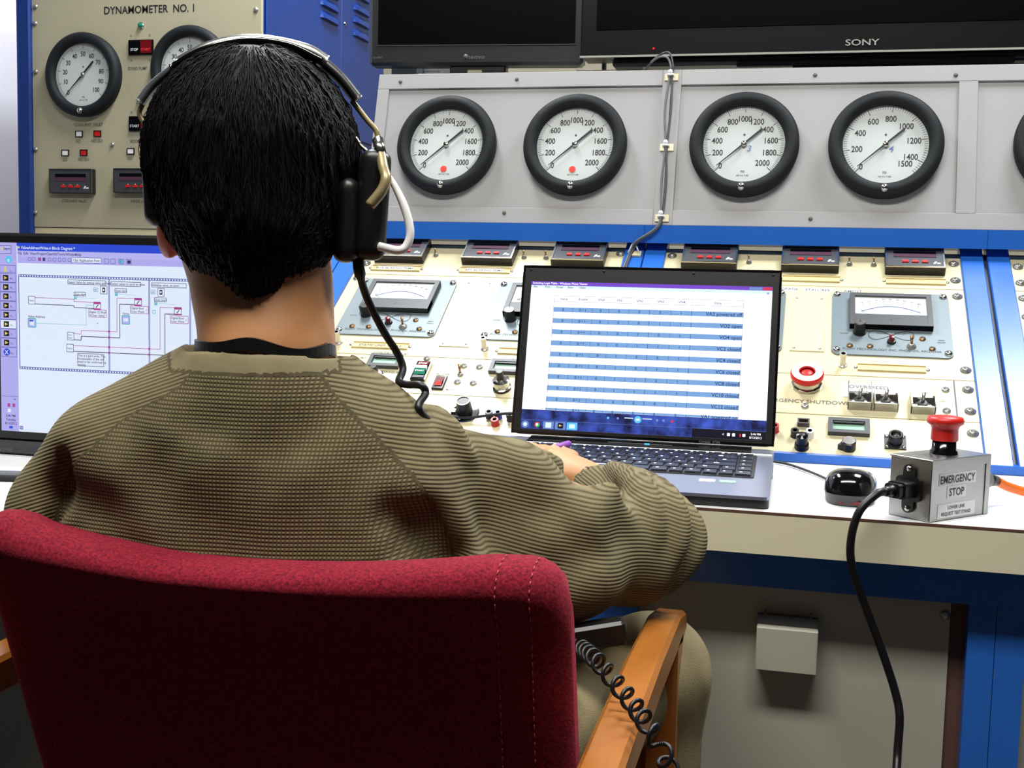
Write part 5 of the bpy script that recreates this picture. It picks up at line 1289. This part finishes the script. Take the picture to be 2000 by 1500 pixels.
MB().tube([A(693, 268, 1.07), A(706, 285, 1.06), A(728, 308, 1.055)], .0018, 'chrome', 6).build('spring_wire', HS)
def cup(cx, cy, D, sx):
    c = A(cx, cy, D); S = SDF(c-Vector((.06, .07, .08)), c+Vector((.06, .07, .08)), .0035)
    S.rbox(c, (.0138, .034, .049 if sx > 0 else .046), .010, .004, (0, 3*sx, HZ))
    o, _ = sdf_obj(S, 'ear_cup', 'black', HS, 1)
    S = SDF(c-Vector((.07, .07, .08)), c+Vector((.07, .07, .08)), .0035); S.rbox(c+Rz@Vector((-sx*.022, 0, -.014)), (.011, .031, .038), .011, .004, (0, 0, HZ))
    sdf_obj(S, 'ear_cushion', 'black', HS, 1)
cup(724, 403, 1.08, 1); cup(312, 345, 1.095, -1)
MB().tube(smooth_path([A(*q) for q in ((752, 338, 1.045), (770, 362, 1.045), (790, 405, 1.045), (801, 450, 1.045), (795, 478, 1.045), (778, 489, 1.045), (742, 481, 1.05))], 8), [.0026]*4+[.0036]*45, 'white', 12).build('boom_tube', HS) if 0 else None
bp2 = smooth_path([A(*q) for q in ((754, 338, 1.045), (770, 362, 1.045), (790, 405, 1.045), (801, 450, 1.045), (795, 478, 1.045), (778, 489, 1.045), (740, 481, 1.05))], 8)
MB().tube(bp2, [.0022+.0016*min(1, i/16) for i in range(len(bp2))], 'white', 12).build('boom_tube', HS)
cp_ = smooth_path([A(*q) for q in ((700, 505, 1.07), (702, 530, 1.07), (716, 580, 1.085), (748, 645, 1.10), (775, 688, 1.11), (787, 720, 1.11), (779, 745, 1.10), (795, 751, 1.095), (822, 753, 1.085), (831, 768, 1.085), (818, 790, 1.075), (822, 806, 1.075), (850, 835, 1.10))], 6)
MB().tube(cp_, [.0052 if i < 8 else .0036 for i in range(len(cp_))], 'rubber', 10).build('cord', HS)

# belt pack and coiled cord
BPk = A(1168, 1238, 1.125)
b = MB(); b.T = Matrix.Translation(BPk) @ Matrix.Rotation(R_(13), 4, 'Z') @ Matrix.Rotation(R_(-11), 4, 'Y')
b.box(-.028, .026, -.012, .012, -.0115, .0115, 'black', .003); b.box(-.028, -.018, -.010, .010, -.024, -.010, 'black', .002)
tag(b.build('belt_pack'), 'small black belt pack clipped at the right hip below the sweater hem', 'belt pack')
path = smooth_path([A(1132, 1262, 1.105), hz(1165, 1290, .695), hz(1205, 1336, .690), hz(1243, 1384, .685), hz(1268, 1422, .683), hz(1290, 1462, .672), hz(1308, 1505, .650), hz(1318, 1580, .61), hz(1322, 1700, .54)], 24)
hel = []; sacc = 0; prev = path[0]; R0_ = .0065
for i, p in enumerate(path):
    sacc += (p-prev).length; prev = p
dens = []
sacc = 0; prev = path[0]; t = (path[1]-path[0]).normalized(); nx = t.cross(Vector((0, 1, 0))).normalized()
for i in range(len(path)-1):
    for s_ in range(4):
        q = path[i].lerp(path[i+1], s_/4); d = (q-prev).length; sacc += d; prev = q
        t = (path[i+1]-path[i]).normalized(); nx = (nx-t*nx.dot(t)).normalized(); ny = t.cross(nx)
        a = 2*math.pi*sacc/.0205
        hel.append(q+nx*math.cos(a)*R0_+ny*math.sin(a)*R0_)
tag(MB().tube(hel, .0018, 'rubber', 8).build('coiled_cord'), 'black coiled cord draped over the right wooden armrest', 'coiled cord')
# pen in the hand
b = MB(); p, q = A(1050, 884, 1.50), A(1108, 868, 1.545)
b.tube([p, p.lerp(q, .15), p.lerp(q, .2), q], [.0008, .0034, .0042, .0042], 'white', 10); b.tube([p.lerp(q, .42), q+(q-p)*.06], [.0046, .0046], 'purple', 10)
tag(b.build('pen'), 'white and purple pen held over the laptop keyboard', 'pen')
